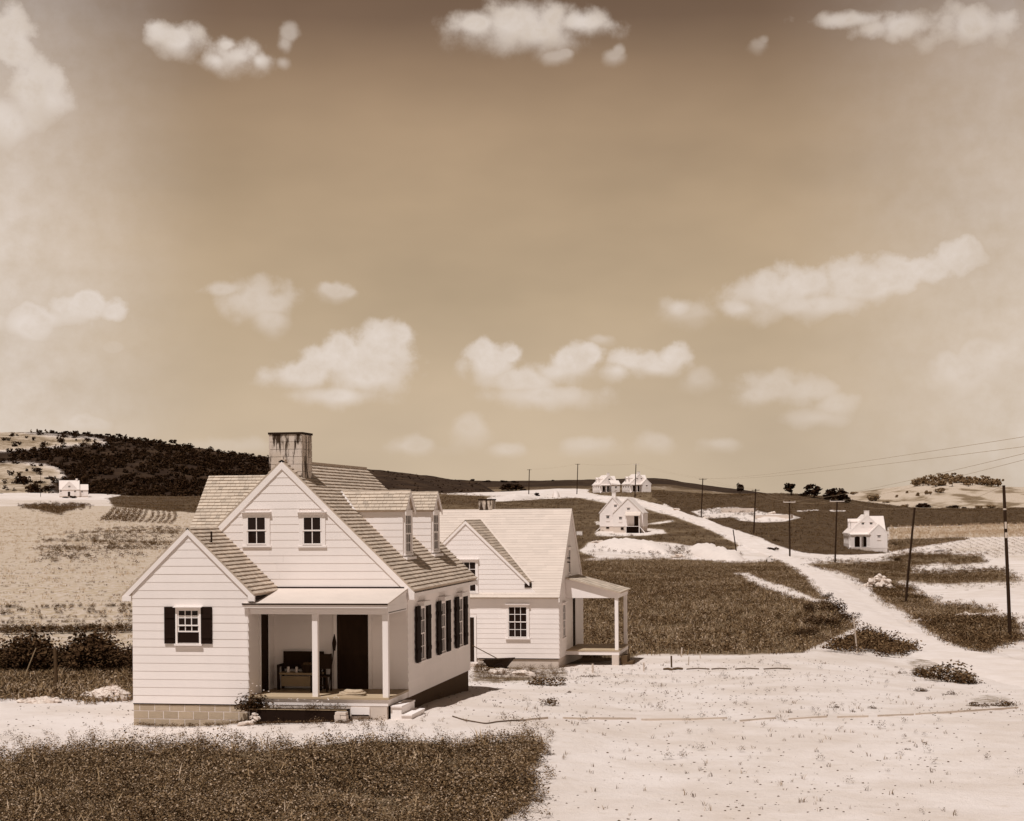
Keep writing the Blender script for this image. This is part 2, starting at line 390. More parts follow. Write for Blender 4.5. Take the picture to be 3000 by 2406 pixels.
for c in sorted(COLS):
    Zs = []; zs = []
    for e in COLS[c]:
        if e[0] == 'z': Zs.append(math.log(e[2])); zs.append(e[1])
        else: Zs.append(math.log(e[1])); zs.append(float(zof(np.array(c), np.array(e[0]), e[1])))
    _rows.append(pchip([math.log(3), math.log(20)] + Zs + [math.log(2600)], [0, .0] + zs + [zs[-1]], LG))
_rows = np.array(_rows); _cs = np.array(sorted(COLS), float)
GZ = np.zeros((len(UG), len(LG)))
for j in range(len(LG)): GZ[:, j] = pchip(_cs, _rows[:, j], UG)
def vnoise(x, y, seed=0):
    xi = np.floor(x).astype(np.int64); yi = np.floor(y).astype(np.int64); fx = x-xi; fy = y-yi
    fx = fx*fx*(3-2*fx); fy = fy*fy*(3-2*fy)
    def h(a, b):
        n = (a*374761393 + b*668265263 + seed*974711) & 0x7fffffff
        n = ((n ^ (n >> 13))*1274126177) & 0x7fffffff
        return ((n ^ (n >> 16)) & 0xffff)/65535.0
    return (h(xi,yi)*(1-fx)+h(xi+1,yi)*fx)*(1-fy) + (h(xi,yi+1)*(1-fx)+h(xi+1,yi+1)*fx)*fy
def fbm(x, y, seed=0, o=4):
    r = 0; a = .5
    for i in range(o): r = r + a*vnoise(x*2**i, y*2**i, seed+i*17); a *= .5
    return r/(1-.5**o)
def gz_uZ(u, Z, rough=True):
    """ground height at column u (photo pixels) and distance Z"""
    u = np.asarray(u, float); Z = np.asarray(Z, float)
    a = np.clip((u-UG[0])/20.0, 0, len(UG)-1.001); b = np.clip((np.log(np.maximum(Z, 3.0))-LG[0])/(LG[1]-LG[0]), 0, len(LG)-1.001)
    i = a.astype(int); j = b.astype(int); s_ = a-i; t_ = b-j
    z = (GZ[i,j]*(1-s_)+GZ[i+1,j]*s_)*(1-t_) + (GZ[i,j+1]*(1-s_)+GZ[i+1,j+1]*s_)*t_
    if rough:
        X, Y = uZ_xy(u, Z)
        z = z + (fbm(X*.35, Y*.35, 3)-.5)*.10 + (fbm(X*1.7, Y*1.7, 5, 3)-.5)*.05 + (fbm(X*.05, Y*.05, 9)-.5)*np.clip((Z-80)/150, 0, 1)*1.0
    return z
def uZ_xy(u, Z):
    k_ = (u-PPX)/FPX*Z
    return Fv[0]*Z + Rv[0]*k_, Fv[1]*Z + Rv[1]*k_
def xy_uZ(x, y):
    Z = x*Fv[0] + y*Fv[1]; return PPX + FPX*(x*Rv[0] + y*Rv[1])/np.maximum(Z, .1), Z
def gz(x, y, rough=True):
    u, Z = xy_uZ(np.asarray(x, float), np.asarray(y, float)); return gz_uZ(u, Z, rough)
def at(px, py, rough=True):
    """the ground point seen at a photo pixel (native 3000 px)"""
    d = ray(np.array(px, float), np.array(py, float)); d = d/(d @ Fv)
    Zs = np.exp(np.linspace(math.log(20), math.log(900), 900))
    P = CAM + d*Zs[:, None]; g = gz(P[:, 0], P[:, 1], rough); s_ = P[:, 2]-g
    i = np.argmax(s_ < 0)
    if s_[i] >= 0: i = int(np.argmin(s_))
    if i > 0 and s_[i] < 0:
        k_ = s_[i-1]/(s_[i-1]-s_[i]+1e-9); Z = Zs[i-1]+(Zs[i]-Zs[i-1])*k_
    else: Z = Zs[i]
    p = CAM + d*Z; return np.array((p[0], p[1], float(gz(p[0], p[1], rough)))), float(Z)
Q = 3000/2156.0
def q(pts): return [(x*Q, y*Q) for x, y in pts]
def zz(pts, x0, y0, s_): return [(x0+x/s_, y0+y/s_) for x, y in pts]
def inside(px, py, poly):
    r = np.zeros(px.shape, bool); n = len(poly)
    for i in range(n):
        (x1, y1), (x2, y2) = poly[i], poly[(i+1) % n]
        c = ((y1 > py) != (y2 > py)) & (px < (x2-x1)*(py-y1)/(y2-y1+1e-9)+x1); r ^= c
    return r
def sdist(px, py, poly):
    """signed distance in photo pixels, positive inside, rows counted double"""
    d = np.full(px.shape, 1e9); n = len(poly)
    for i in range(n):
        (x1, y1), (x2, y2) = poly[i], poly[(i+1) % n]; dx, dy = x2-x1, (y2-y1)*2.0
        ax, ay = px-x1, (py-y1)*2.0
        t_ = np.clip((ax*dx+ay*dy)/(dx*dx+dy*dy+1e-9), 0, 1); d = np.minimum(d, np.hypot(ax-t_*dx, ay-t_*dy))
    return np.where(inside(px, py, poly), d, -d)

# ---------------------------------------------------------------- ground cover zones (outlines in the photo's pixels, cast on the land)
Z2 = lambda p: zz(p, 1240, 1380, 2.788)
Z3 = lambda p: zz(p, 1700, 1320, 3.08)
Z4 = lambda p: zz(p, 2300, 1320, 2.701)
Z6 = lambda p: zz(p, 1500, 1800, 1.437)
ZL = lambda p: zz(p, 40, 1240, 3.593)
ZE = lambda p: zz(p, 40, 1660, 3.08)
CLOVER = q([(-300,1612),(30,1605),(140,1584),(250,1588),(400,1578),(560,1582),(700,1568),(860,1562),(960,1572),(1010,1567),(1120,1556),(1145,1580),(1125,1612),(1085,1637),(1128,1652),(1120,1692),(1060,1729),(1040,1900),(-300,1900)])
FIELD2 = q([(1185,1180),(1250,1180),(1400,1176),(1560,1186),(1640,1180),(1690,1212),(1735,1262),(1785,1302),(1800,1322),(1745,1348),(1690,1375),(1560,1380),(1350,1379),(1310,1390),(1180,1400)])
DIAG = q([(1545,1205),(1575,1206),(1610,1222),(1668,1240),(1730,1266),(1725,1272),(1690,1263),(1655,1256),(1628,1246),(1596,1234),(1560,1214)])
MID = q([(700,1030),(930,1040),(1060,1046),(1210,1046),(1290,1062),(1335,1066),(1420,1088),(1495,1116),(1556,1148),(1545,1162),(1480,1152),(1400,1142),(1330,1137),(1240,1142),(1220,1160),(1260,1176),(1180,1184),(700,1190)])
DIRTB = Z2([(520,222),(600,203),(760,212),(900,190),(1060,196),(1110,182),(1260,200),(1430,195),(1450,225),(1300,215),(1100,225),(900,235),(640,250),(520,245)])
YARDM = Z3([(130,735),(300,708),(600,705),(740,715),(780,750),(600,768),(330,775),(150,770)])
YARDM2 = Z3([(130,640),(310,650),(310,672),(150,672)])
VERGEM = Z3([(600,660),(830,630),(850,640),(720,662),(610,668)])
DARKF = q([(1372,1046),(1380,1000),(2200,980),(2300,1105),(2130,1106),(1870,1111),(1868,1165),(1795,1168),(1740,1168),(1690,1163),(1640,1150),(1600,1132),(1500,1100),(1420,1072)])
PAIRG = q([(1235,1036),(1250,1026),(1395,1024),(1410,1050),(1392,1066),(1362,1056),(1330,1047),(1262,1043)])
HEAPS = q([(1235,1150),(1290,1138),(1370,1146),(1420,1155),(1470,1146),(1560,1172),(1545,1182),(1440,1172),(1330,1168),(1240,1166)])
FOUND = Z3([(1000,552),(1230,515),(1420,512),(1600,545),(1720,572),(1900,576),(1992,607),(1850,640),(1600,650),(1430,632),(1380,602),(1180,612),(1080,590)])
SPOTS = [Z3([(700,498),(740,505),(720,515)]), Z4([(350,472),(480,474),(480,482),(360,484)]), Z4([(90,475),(270,466),(270,474),(100,486)])]
CORN = Z4([(815,612),(2100,575),(2100,680),(1400,690),(830,712)])
CROPR = Z4([(1000,772),(1460,692),(1900,670),(2200,680),(2200,905),(1580,872),(1560,822),(1300,817),(1180,772)])
BANKR = Z4([(815,715),(1400,695),(1450,700),(1000,770),(830,800)])
VER_A = Z4([(160,905),(390,885),(640,893),(860,868),(790,850),(1000,812),(1300,822),(1560,832),(1580,885),(1380,905),(1200,893),(1000,915),(1010,962),(1300,965),(1700,945),(1900,1040),(1300,1062),(1000,1042),(900,1032),(850,1085),(760,1130),(650,1062),(480,972),(330,938)])
VER_B = Z4([(720,1092),(860,1062),(960,1102),(1050,1152),(1200,1222),(1500,1242),(1660,1272),(1500,1292),(1390,1292),(1400,1322),(1600,1332),(1790,1332),(1900,1500),(1700,1545),(1550,1592),(1350,1542),(1150,1422),(1000,1302),(900,1242),(780,1182)])
VER_C = Z6([(1640,190),(1760,172),(1900,210),(1975,250),(1960,285),(1880,300),(1760,285),(1680,250)])
VER_D = Z4([(345,1592),(560,1502),(640,1442),(800,1522),(1040,1600),(900,1632),(680,1612),(580,1602)])
VER_E = Z6([(1905,355),(2000,330),(2120,350),(2100,385),(1950,390)])
LEFTF = q([(-600,1052),(48,1050),(420,1056),(440,1445),(270,1452),(48,1470),(-600,1470)])
L_SAND = ZL([(-500,795),(1000,805),(1040,870),(700,866),(60,872),(-500,880)])
L_DARK = ZL([(985,792),(1200,740),(2300,740),(2300,960),(1950,950),(1700,935),(1400,912),(1050,882)])
L_STRIP = ZL([(60,882),(300,868),(600,866),(830,876),(760,892),(640,915),(520,945),(480,972),(400,960),(330,935),(240,915),(120,900)])
L_CROP = ZL([(230,1270),(700,1180),(1050,1140),(1500,1080),(1850,1090),(1700,1300),(1200,1410),(700,1480),(240,1420)])
L_YARD = ZE([(-400,1190),(90,1190),(430,1175),(660,1230),(1065,1215),(1100,1700),(-400,1700)])
L_GRASS = ZE([(-400,950),(80,945),(600,940),(1065,930),(1065,1200),(700,1215),(430,1185),(80,1190),(-400,1195)])
H2YARD = Z2([(380,1585),(520,1580),(720,1580),(1090,1578),(1200,1640),(1190,1700),(860,1720),(620,1740),(380,1729)])
def soft(px, py, poly, s_):
    m = np.zeros(px.shape); xs = [p[0] for p in poly]; ys = [p[1] for p in poly]
    b = (px > min(xs)-s_) & (px < max(xs)+s_) & (py > min(ys)-s_) & (py < max(ys)+s_)
    if b.any(): m[b] = np.clip(.5 + sdist(px[b], py[b], poly)/(2*s_), 0, 1)
    return m
def zones(px, py, Z):
    n = px.shape; G = np.zeros(n); D = np.zeros(n); Y = np.zeros(n)
    def on(a, poly, s_, k_=1.0): np.maximum(a, k_*soft(px, py, poly, s_), out=a)
    def cut(poly, s_, *arrs):
        m = 1 - soft(px, py, poly, s_)
        for a in (arrs or (G, D, Y)): a *= m
    # land out of the frame to either side and far off: grass like the rest
    G[(px < -250) | (px > 3250)] = .75
    on(Y, LEFTF, 8); cut(LEFTF, 8, G)
    cut(L_SAND, 5, Y); on(Y, L_SAND, 5, .5); on(D, L_DARK, 6, .75); on(G, L_STRIP, 12, .55); on(G, L_CROP, 40, .30)
    on(G, L_GRASS, 12, .8); cut(L_YARD, 12)
    on(G, MID, 10); on(D, MID, 10, .55); on(G, PAIRG, 5, 1.0); on(D, PAIRG, 5, .42); cut(DIRTB, 4); cut(YARDM, 9); cut(YARDM2, 5); cut(VERGEM, 6)
    on(G, FIELD2, 14); cut(DIAG, 16)
    on(D, DARKF, 7); cut(FOUND, 9)
    for s_ in SPOTS: cut(s_, 2)
    cut(CORN, 4); on(Y, CORN, 4, .9); on(Y, CROPR, 22, .45); on(G, BANKR, 7, .8)
    for p in (VER_A, VER_B): on(G, p, 24, .95)
    for p in (VER_C, VER_D, VER_E): on(G, p, 18, .5)
    on(G, CLOVER, 26); on(G, H2YARD, 14, .55)
    return G, D, Y
# ---- ground material: sand, straw, grass and dark crop, told apart by the zones and broken up by noise
def ground_mat():
    k = NT('ground_cover')
    def attr(nm):
        x = k.n('ShaderNodeAttribute'); x.attribute_name = nm; return x.outputs['Fac']
    n1 = k.noise(.35, 6, .62); n2 = k.noise(2.6, 6, .65); n3 = k.noise(14, 4, .65); n4 = k.noise(45, 3, .6)
    n0 = k.noise(.07, 6, .65)
    br = k.math('ADD', k.math('MULTIPLY', k.math('SUBTRACT', n2, .5), .8), k.math('MULTIPLY', k.math('SUBTRACT', n1, .5), .55))
    br = k.math('ADD', k.math('ADD', br, k.math('MULTIPLY', k.math('SUBTRACT', n0, .5), .9)), k.math('MULTIPLY', k.math('SUBTRACT', n3, .5), .6))
    def mask(nm, w=.28): return k.smooth(k.math('ADD', attr(nm), br), .5-w/2, .5+w/2)
    sand = k.mix(k.smooth(k.math('ADD', k.math('MULTIPLY', n1, .6), k.math('MULTIPLY', n0, .4)), .36, .62), tone(.51), tone(.63))
    sand = k.mix(k.math('MULTIPLY', k.smooth(n2, .54, .74), .35), sand, tone(.38))
    fleck = k.math('MULTIPLY', k.smooth(n3, .60, .72), k.smooth(n2, .45, .62))
    sand = k.mix(k.math('MULTIPLY', fleck, .35), sand, tone(.2))
    straw = k.mix(k.smooth(n2, .34, .66), tone(.29), tone(.49))
    straw = k.mix(k.math('MULTIPLY', k.smooth(n3, .52, .7), .5), straw, tone(.16))
    grass = k.mix(k.smooth(n3, .36, .66), tone(.05), tone(.20))
    grass = k.mix(k.math('MULTIPLY', k.smooth(n2, .52, .74), .5), grass, tone(.25))
    dark = k.mix(k.smooth(n3, .35, .68), tone(.028), tone(.07))
    dark = k.mix(k.math('MULTIPLY', k.smooth(n1, .45, .75), .4), dark, tone(.12))
    wood = k.mix(k.smooth(k.noise(.06, 6, .65), .4, .7), tone(.016), tone(.034))
    col = k.mix(mask('dry', .35), sand, straw); col = k.mix(mask('grass'), col, grass); col = k.mix(mask('dark'), col, dark); col = k.mix(mask('wood'), col, wood)
    h = k.math('ADD', k.math('MULTIPLY', n2, .55), k.math('ADD', k.math('MULTIPLY', n3, .3), k.math('MULTIPLY', n4, .15)))
    k.bump(h, .55, .22)
    return k.done(col, .95, .1)
MT['ground'] = ground_mat()
def grid_mesh(name, V, nu, nv, attrs, mat):
    me = bpy.data.meshes.new(name); V = V.reshape(-1, 3)
    i = np.arange(nu-1)[:, None]*nv + np.arange(nv-1)[None, :]
    F = np.stack([i, i+nv, i+nv+1, i+1], -1).reshape(-1, 4)
    me.vertices.add(len(V)); me.vertices.foreach_set('co', V.astype(np.float32).ravel())
    me.loops.add(F.size); me.loops.foreach_set('vertex_index', F.astype(np.int32).ravel())
    me.polygons.add(len(F)); me.polygons.foreach_set('loop_start', np.arange(0, F.size, 4, dtype=np.int32))
    me.polygons.foreach_set('use_smooth', np.ones(len(F), bool))
    for k_, a in attrs.items():
        at_ = me.attributes.new(k_, 'FLOAT', 'POINT'); at_.data.foreach_set('value', a.astype(np.float32).ravel())
    me.materials.append(mat); me.update(); me.validate(); return me
us = np.concatenate([np.arange(-3000, -100, 100), np.arange(-100, 3101, 6), np.arange(3200, 6001, 100)]).astype(float)
Zr = [4.0]
while Zr[-1] < 2300:
    z_ = Zr[-1]; Zr.append(z_ + min(max(.12*(z_/30)**2, .10), 3.0 if z_ < 700 else 40) if z_ > 26 else z_ + 1.2)
Zr = np.array(Zr)
uu, ZZ = np.meshgrid(us, Zr, indexing='ij')
gx, gy = uZ_xy(uu, ZZ); gg = gz_uZ(uu, ZZ)
GP = np.stack([gx, gy, gg], -1); ppx, ppy, _ = proj(GP.reshape(-1, 3))
G_, D_, Y_ = zones(ppx, ppy, ZZ.ravel())
meta(put('ground', grid_mesh('ground', GP, len(us), len(Zr), dict(grass=G_, dark=D_, dry=Y_), MT['ground'])), kind='structure')

# ---- the sandy road that climbs from the lower right to the houses on the hill
def smoothline(pts, n):
    pts = np.array(pts, float); t_ = np.linspace(0, len(pts)-1, n); i = np.clip(t_.astype(int), 0, len(pts)-2); f = (t_-i)[:, None]
    P = lambda j: pts[np.clip(j, 0, len(pts)-1)]
    return .5*((2*P(i)) + (-P(i-1)+P(i+1))*f + (2*P(i-1)-5*P(i)+4*P(i+1)-P(i+2))*f**2 + (-P(i-1)+3*P(i)-3*P(i+1)+P(i+2))*f**3)
RL = smoothline([at(x*Q, y*Q, False)[0][:2] for x, y in [(1250,1049),(1345,1060),(1420,1086),(1500,1116),(1560,1149),(1612,1170),(1680,1197),(1730,1246),(1790,1300),(1840,1344),(1930,1385),(2110,1440)]], 260)
RR = smoothline([at(x*Q, y*Q, False)[0][:2] for x, y in [(1262,1047),(1366,1060),(1450,1085),(1540,1115),(1596,1144),(1645,1167),(1725,1199),(1800,1233),(1850,1271),(1920,1321),(2010,1361),(2180,1392)]], 260)
# carry the road on past the frame
RL = np.vstack([RL, RL[-1]+(RL[-1]-RL[-12])*np.linspace(.3, 4, 12)[:, None]]); RR = np.vstack([RR, RR[-1]+(RR[-1]-RR[-12])*np.linspace(.3, 4, 12)[:, None]])
rp = []
for i in range(len(RL)):
    for j in range(13):
        t_ = j/12; p = RL[i]*(1-t_)+RR[i]*t_
        if j in (0, 12): p = p + (fbm(np.array(p[0]*.9), np.array(p[1]*.9), 21+j)-.5)*1.2*(RR[i]-RL[i])/np.linalg.norm(RR[i]-RL[i])
        u_, Z_ = xy_uZ(p[0], p[1]); e_ = min(j, 12-j)
        rp.append((p[0], p[1], float(gz_uZ(u_, Z_)) + (.05 + .0006*float(Z_) if e_ else -.05) - (.04 if j in (4, 8) else 0)))
kk = NT('road_dust'); a1 = kk.noise(.5, 6, .6); a2 = kk.noise(5, 5, .65)
kk.bump(kk.math('ADD', a2, a1), .5, .1)
MT['road'] = kk.done(kk.mix(kk.smooth(a1, .3, .7), tone(.54), tone(.62)), .95, .1)
meta(put('road', grid_mesh('road', np.array(rp), len(RL), 13, {}, MT['road'])), kind='structure')

# ---- far hills
class Hill:
    def __init__(s, name, ridge, Zb, Zr_, base_y, zb_off=6, nt=60, du=9, seed=1, rough=1.5, col=None, wood=False):
        s.rx = np.array([p[0] for p in ridge], float); s.ry = np.array([p[1] for p in ridge], float); s.Zb, s.Zr, s.by = Zb, Zr_, base_y; s.seed = seed; s.rough = rough
        us_ = np.arange(s.rx[0], s.rx[-1]+1, du); ts = np.concatenate([np.linspace(0, 1, nt), [1.06, 1.15, 1.4]])
        a, b = np.meshgrid(us_, ts, indexing='ij'); P = s.pt(a, b)
        px, py, _ = proj(P.reshape(-1, 3)); g, d, y = col(px, py, b.ravel())
        meta(put(name, grid_mesh(name, P, len(us_), len(ts), dict(grass=g, dark=np.minimum(d, 1), dry=y, wood=np.clip(d*1.0-.0, 0, 1) if wood else np.clip((d-.8)*4, 0, 1)), MT['ground'])), kind='structure')
    def pt(s, u, t_):
        u = np.asarray(u, float); t_ = np.asarray(t_, float)
        ry = pchip(s.rx, s.ry, u); by = s.by(u) if callable(s.by) else s.by
        zb = zof(u, by, s.Zb) - 3; zr = zof(u, ry, s.Zr)
        tt = np.clip(t_, 0, 1); Z = s.Zb + (s.Zr-s.Zb)*t_
        z = zb + (zr-zb)*(tt*.85+.15*tt**2) - np.maximum(t_-1, 0)*120
        x, y = uZ_xy(u, Z)
        z = z + (fbm(x*.02, y*.02, s.seed)-.5)*s.rough*2*np.sin(np.pi*np.clip(tt, 0, 1)) + (fbm(x*.08, y*.08, s.seed+4)-.5)*s.rough*.5*tt
        return np.stack([x, y, z], -1)
    def at(s, px, py):
        ts = np.linspace(0, 1, 200); P = s.pt(np.full(200, px), ts); qx, qy, _ = proj(P)
        return P[int(np.argmin(np.abs(qy-py)))]
A_PALE = [ZL([(-600,60),(60,75),(200,100),(480,125),(700,140),(880,150),(990,200),(980,235),(700,240),(450,255),(200,290),(60,300),(-600,330)]),
          ZL([(-600,395),(60,400),(330,430),(480,470),(560,560),(420,640),(440,800),(-600,800)]),
          ZL([(740,355),(900,355),(900,372),(750,375)])]
def colA(px, py, t_):
    d = np.full(px.shape, 1.0); g = np.zeros(px.shape); y = np.zeros(px.shape)  # left hill woods, toned darker to take in cloud shadow as well
    for p in A_PALE:
        m = soft(px, py, p, 26); d *= 1-.85*m; y = np.maximum(y, .8*m); g = np.maximum(g, .50*m)
    n = np.clip((fbm(px*.012, py*.06, 31)-.55)*3, 0, 1)*.22*(px < 760); return g, d-n, y
HA = Hill('hill', [(-900,1290),(-300,1262),(60,1266),(190,1268),(360,1283),(500,1301),(640,1324),(780,1341),(1090,1374),(1280,1399),(1383,1412),(1440,1434),(1480,1462),(1560,1500)], 690, 1050, lambda u: np.interp(u, [0, 400, 1250, 1500], [1470, 1472, 1466, 1470]), seed=2, rough=4, col=colA, wood=True)
HB = Hill('hill', [(1180,1414),(1383,1409),(1545,1409),(1742,1405),(1903,1401),(1950,1403),(2025,1416),(2100,1426),(2200,1438),(2300,1455),(2420,1480)], 820, 1350, 1470, seed=5, rough=2,
          col=lambda px, py, t_: (np.full(px.shape, .72), np.clip((t_-.60)*8, .3, 1.05), np.zeros(px.shape)))
C_PALE = [Z4([(440,330),(780,295),(1040,262),(1100,285),(1500,290),(1830,300),(2600,300),(2600,470),(700,465),(520,410)])]
def colC(px, py, t_):
    y = np.full(px.shape, .9); g = np.clip(fbm(px*.02, py*.12, 8)*1.3-.26, .12, .7); return g, np.zeros(px.shape), y
HC = Hill('hill', [(2380,1475),(2440,1456),(2500,1443),(2589,1432),(2670,1421),(2730,1411),(2790,1408),(2850,1411),(2929,1424),(3100,1428),(3400,1420),(3900,1450)], 640, 1000, lambda u: np.interp(u, [2400, 2700, 3000], [1480, 1496, 1498]), seed=7, rough=2, col=colC)

# ---------------------------------------------------------------- scattered ground plants (nobody could count these)
def tuft(n, h, spread, w, lean=.5, seed=0, leafy=0):
    """a tuft of blades, or of stems with leaves"""
    rg = np.random.default_rng(seed); vs = []; fs = []
    for i in range(n):
        a = rg.uniform(0, 2*math.pi); r = spread*math.sqrt(rg.uniform(0, 1)); b = rg.uniform(0, 2*math.pi)
        p = np.array((r*math.cos(a), r*math.sin(a), 0)); hh = h*rg.uniform(.55, 1.05)
        if leafy:
            c = p + np.array((rg.normal(0, .3*spread), rg.normal(0, .3*spread), hh*rg.uniform(.25, 1)))
            n_ = np.array((rg.normal(0, .6), rg.normal(0, .6), 1)); n_ /= np.linalg.norm(n_)
            e = np.cross(n_, (math.cos(b), math.sin(b), .3)); e /= np.linalg.norm(e); g = np.cross(n_, e); s_ = w*rg.uniform(.6, 1.2)
            o = len(vs); vs += [c-e*s_*.8, c-g*s_*.55, c+e*s_, c+g*s_*.55]; fs.append((o, o+1, o+2, o+3))
        else:
            d = np.array((math.cos(b), math.sin(b), 0)); e = np.array((-d[1], d[0], 0))*w
            o = len(vs); m_ = p+d*hh*lean*.35+np.array((0, 0, hh*.6)); t_ = p+d*hh*lean+np.array((0, 0, hh))
            vs += [p-e*.5, p+e*.5, m_+e*.4, m_-e*.4, t_]; fs += [(o, o+1, o+2, o+3), (o+3, o+2, o+4)]
    return np.array(vs), fs
def scatter(name, variants, P, sc, rot, mat, label=None, parent=None):
    """one mesh of many copies of small variants"""
    V = []; L = []; T = []; base = 0
    pick = RNG.integers(0, len(variants), len(P))
    for k_, (v, fs) in enumerate(variants):
        idx = np.where(pick == k_)[0]
        if not len(idx): continue
        c, s_ = np.cos(rot[idx])[:, None], np.sin(rot[idx])[:, None]; S_ = sc[idx][:, None]
        X = (v[None, :, 0]*c - v[None, :, 1]*s_)*S_ + P[idx, 0:1]; Yy = (v[None, :, 0]*s_ + v[None, :, 1]*c)*S_ + P[idx, 1:2]; Zz = v[None, :, 2]*S_ + P[idx, 2:3]
        V.append(np.stack([X, Yy, Zz], -1).reshape(-1, 3))
        lens = np.array([len(f) for f in fs]); flat = np.concatenate([np.array(f) for f in fs])
        L.append((flat[None, :] + (base + np.arange(len(idx))*len(v))[:, None]).ravel()); T.append(np.tile(lens, len(idx)))
        base += len(idx)*len(v)
    V = np.concatenate(V); L = np.concatenate(L); T = np.concatenate(T)
    me = bpy.data.meshes.new(name); me.vertices.add(len(V)); me.vertices.foreach_set('co', V.astype(np.float32).ravel())
    me.loops.add(len(L)); me.loops.foreach_set('vertex_index', L.astype(np.int32))
    me.polygons.add(len(T)); me.polygons.foreach_set('loop_start', np.concatenate([[0], np.cumsum(T)[:-1]]).astype(np.int32))
    me.materials.append(MT[mat]); me.update()
    o = put(name, me, parent); meta(o, label, None, None, 'stuff'); return o
def sample(poly, n, Zlo, Zhi, edge=0, clump=None, hill=None):
    holes = [DIAG] if poly is FIELD2 else [FOUND, CORN] if poly is DARKF else [DIRTB, YARDM, YARDM2, VERGEM] if poly is MID else [L_SAND, L_DARK] if poly is LEFTF else []
    """about n points spread evenly over the ground inside an outline"""
    xs = [p[0] for p in poly]; u0, u1 = min(xs)-20, max(xs)+20; out = []; tries = 0
    while sum(map(len, out)) < n and tries < 60:
        u = RNG.uniform(u0, u1, n*2); Z = np.sqrt(RNG.uniform(Zlo**2, Zhi**2, n*2))
        x, y = uZ_xy(u, Z); z = gz_uZ(u, Z); px, py, _ = proj(np.stack([x, y, z], -1))
        k_ = inside(px + RNG.normal(0, edge, px.shape) if edge else px, py + RNG.normal(0, edge*.5, px.shape) if edge else py, poly)
        for h_ in holes: k_ &= ~inside(px + RNG.normal(0, 9, px.shape), py + RNG.normal(0, 3.5, px.shape), h_)
        if clump: k_ &= fbm(x*clump[0], y*clump[0], 77) + RNG.normal(0, .08, x.shape) > clump[1]
        out.append(np.stack([x, y, z], -1)[k_]); tries += 1
    return np.concatenate(out)[:n]
GR = [tuft(7, .32, .12, .022, .55, s_) for s_ in range(5)]
def mixt(seed, h, sp, lw, nb, nl):
    a, fa = tuft(nb, h, sp, .035, .8, seed); b, fb = tuft(nl, h*.75, sp, lw, 0, seed+500, 1); return np.vstack([a, b]), fa+[tuple(i+len(a) for i in f) for f in fb]
GRL = [mixt(20+s_, .36, .42, .075, 5, 12) for s_ in range(5)]           # low leafy tufts for ground further off
CLV = [tuft(64, .34, .16, .029, 0, 40+s_, 1) for s_ in range(6)]
WEED = [tuft(60, .62, .17, .040, 0, 60+s_, 1) for s_ in range(5)]
BIGW = [tuft(40, .75, .42, .11, 0, 80+s_, 1) for s_ in range(5)]
def ss(n, a=.7, b=1.3): return RNG.uniform(a, b, n)
def rr(n): return RNG.uniform(0, 6.283, n)
def cover(name, var, poly, n, Zlo, Zhi, mat, lab, a=.7, b=1.3, edge=0, clump=None):
    P = sample(poly, n, Zlo, Zhi, edge, clump)
    if len(P): scatter(name, var, P, ss(len(P), a, b), rr(len(P)), mat, lab)
cover('clover_patch', CLV, CLOVER, 6200, 27, 42, 'clover', 'dense clover and weeds in front of the near house', .35, 1.1, 18, (.55, .36))
cover('clover_fringe', CLV, CLOVER, 2000, 27, 46, 'clover', 'ragged clover straggling out over the sand', .25, .8, 85, (.45, .5))
cover('clover_clumps', [tuft(80, .5, .30, .032, 0, 50+s_, 1) for s_ in range(4)], CLOVER, 420, 27, 42, 'clover', 'taller weed clumps in the clover', .6, 1.2, 20, (.3, .5))
cover('weed_patch', GR, CLOVER, 160, 27, 42, 'straw', 'dry grass stalks among the clover', .8, 1.5, 14)
cover('grass_field', GRL, FIELD2, 15000, 75, 330, 'grass', 'weedy grass field beyond the second house', .45, 1.1, 8)
cover('weed_field', BIGW, FIELD2, 2600, 75, 230, 'leaf', 'dark weeds dotted through the grass field', .25, .65, 8, (.10, .48))
cover('grass_field', GRL, MID, 9000, 200, 640, 'field', 'dark grass around the gabled house down the road', .6, 1.5, 5)
cover('grass_field', GRL, DARKF, 12000, 240, 560, 'field', 'dark grass field on the rise right of the road', .6, 1.4, 4)
cover('heap_weeds', BIGW, HEAPS, 260, 180, 420, 'leaf', 'weeds among the dug sand heaps', .4, 1.0, 6, (.12, .5))
cover('heap_weeds', BIGW, FOUND, 260, 260, 480, 'leaf', 'weeds around the unfinished foundations', .4, 1.0, 6, (.12, .5))
cover('grass_field', GRL, PAIRG, 900, 430, 700, 'field', 'grass bank before the hilltop pair of cottages', .8, 1.6, 3)
for p, n, zl, zh in ((VER_A, 6500, 90, 430), (VER_B, 4800, 64, 230)):
    cover('verge_grass', GRL, p, n, zl, zh, 'grass', 'rough grass on the bank right of the road', .35, 1.0, 14)
    cover('verge_weeds', BIGW, p, n//4, zl, zh, 'leaf', 'leafy weeds on the bank right of the road', .3, .8, 14, (.12, .48))
cover('bank_weeds', BIGW, VER_D, 330, 60, 110, 'leaf', 'leafy weeds on the sandy bank left of the road', .4, .9, 8)
cover('verge_grass', GRL, BANKR, 2200, 200, 420, 'grass', 'grass bank right of the far right house', .7, 1.5, 4)
cover('hay_grass', GRL, L_GRASS, 4200, 46, 72, 'grass', 'tall grass beside the fence post left of the near house', .4, .95, 10)
cover('dry_field', GRL, LEFTF, 6000, 60, 420, 'straw', 'dry stubble over the field left of the near house', .35, .9, 6)
cover('crop_weeds', BIGW, L_CROP, 900, 85, 300, 'leaf', 'dark crop plants in the field left of the near house', .3, .8, 22, (.12, .47))
cover('crop_weeds', BIGW, L_STRIP, 600, 280, 620, 'leaf', 'dark bean strip in the far left field', .8, 1.5, 6)
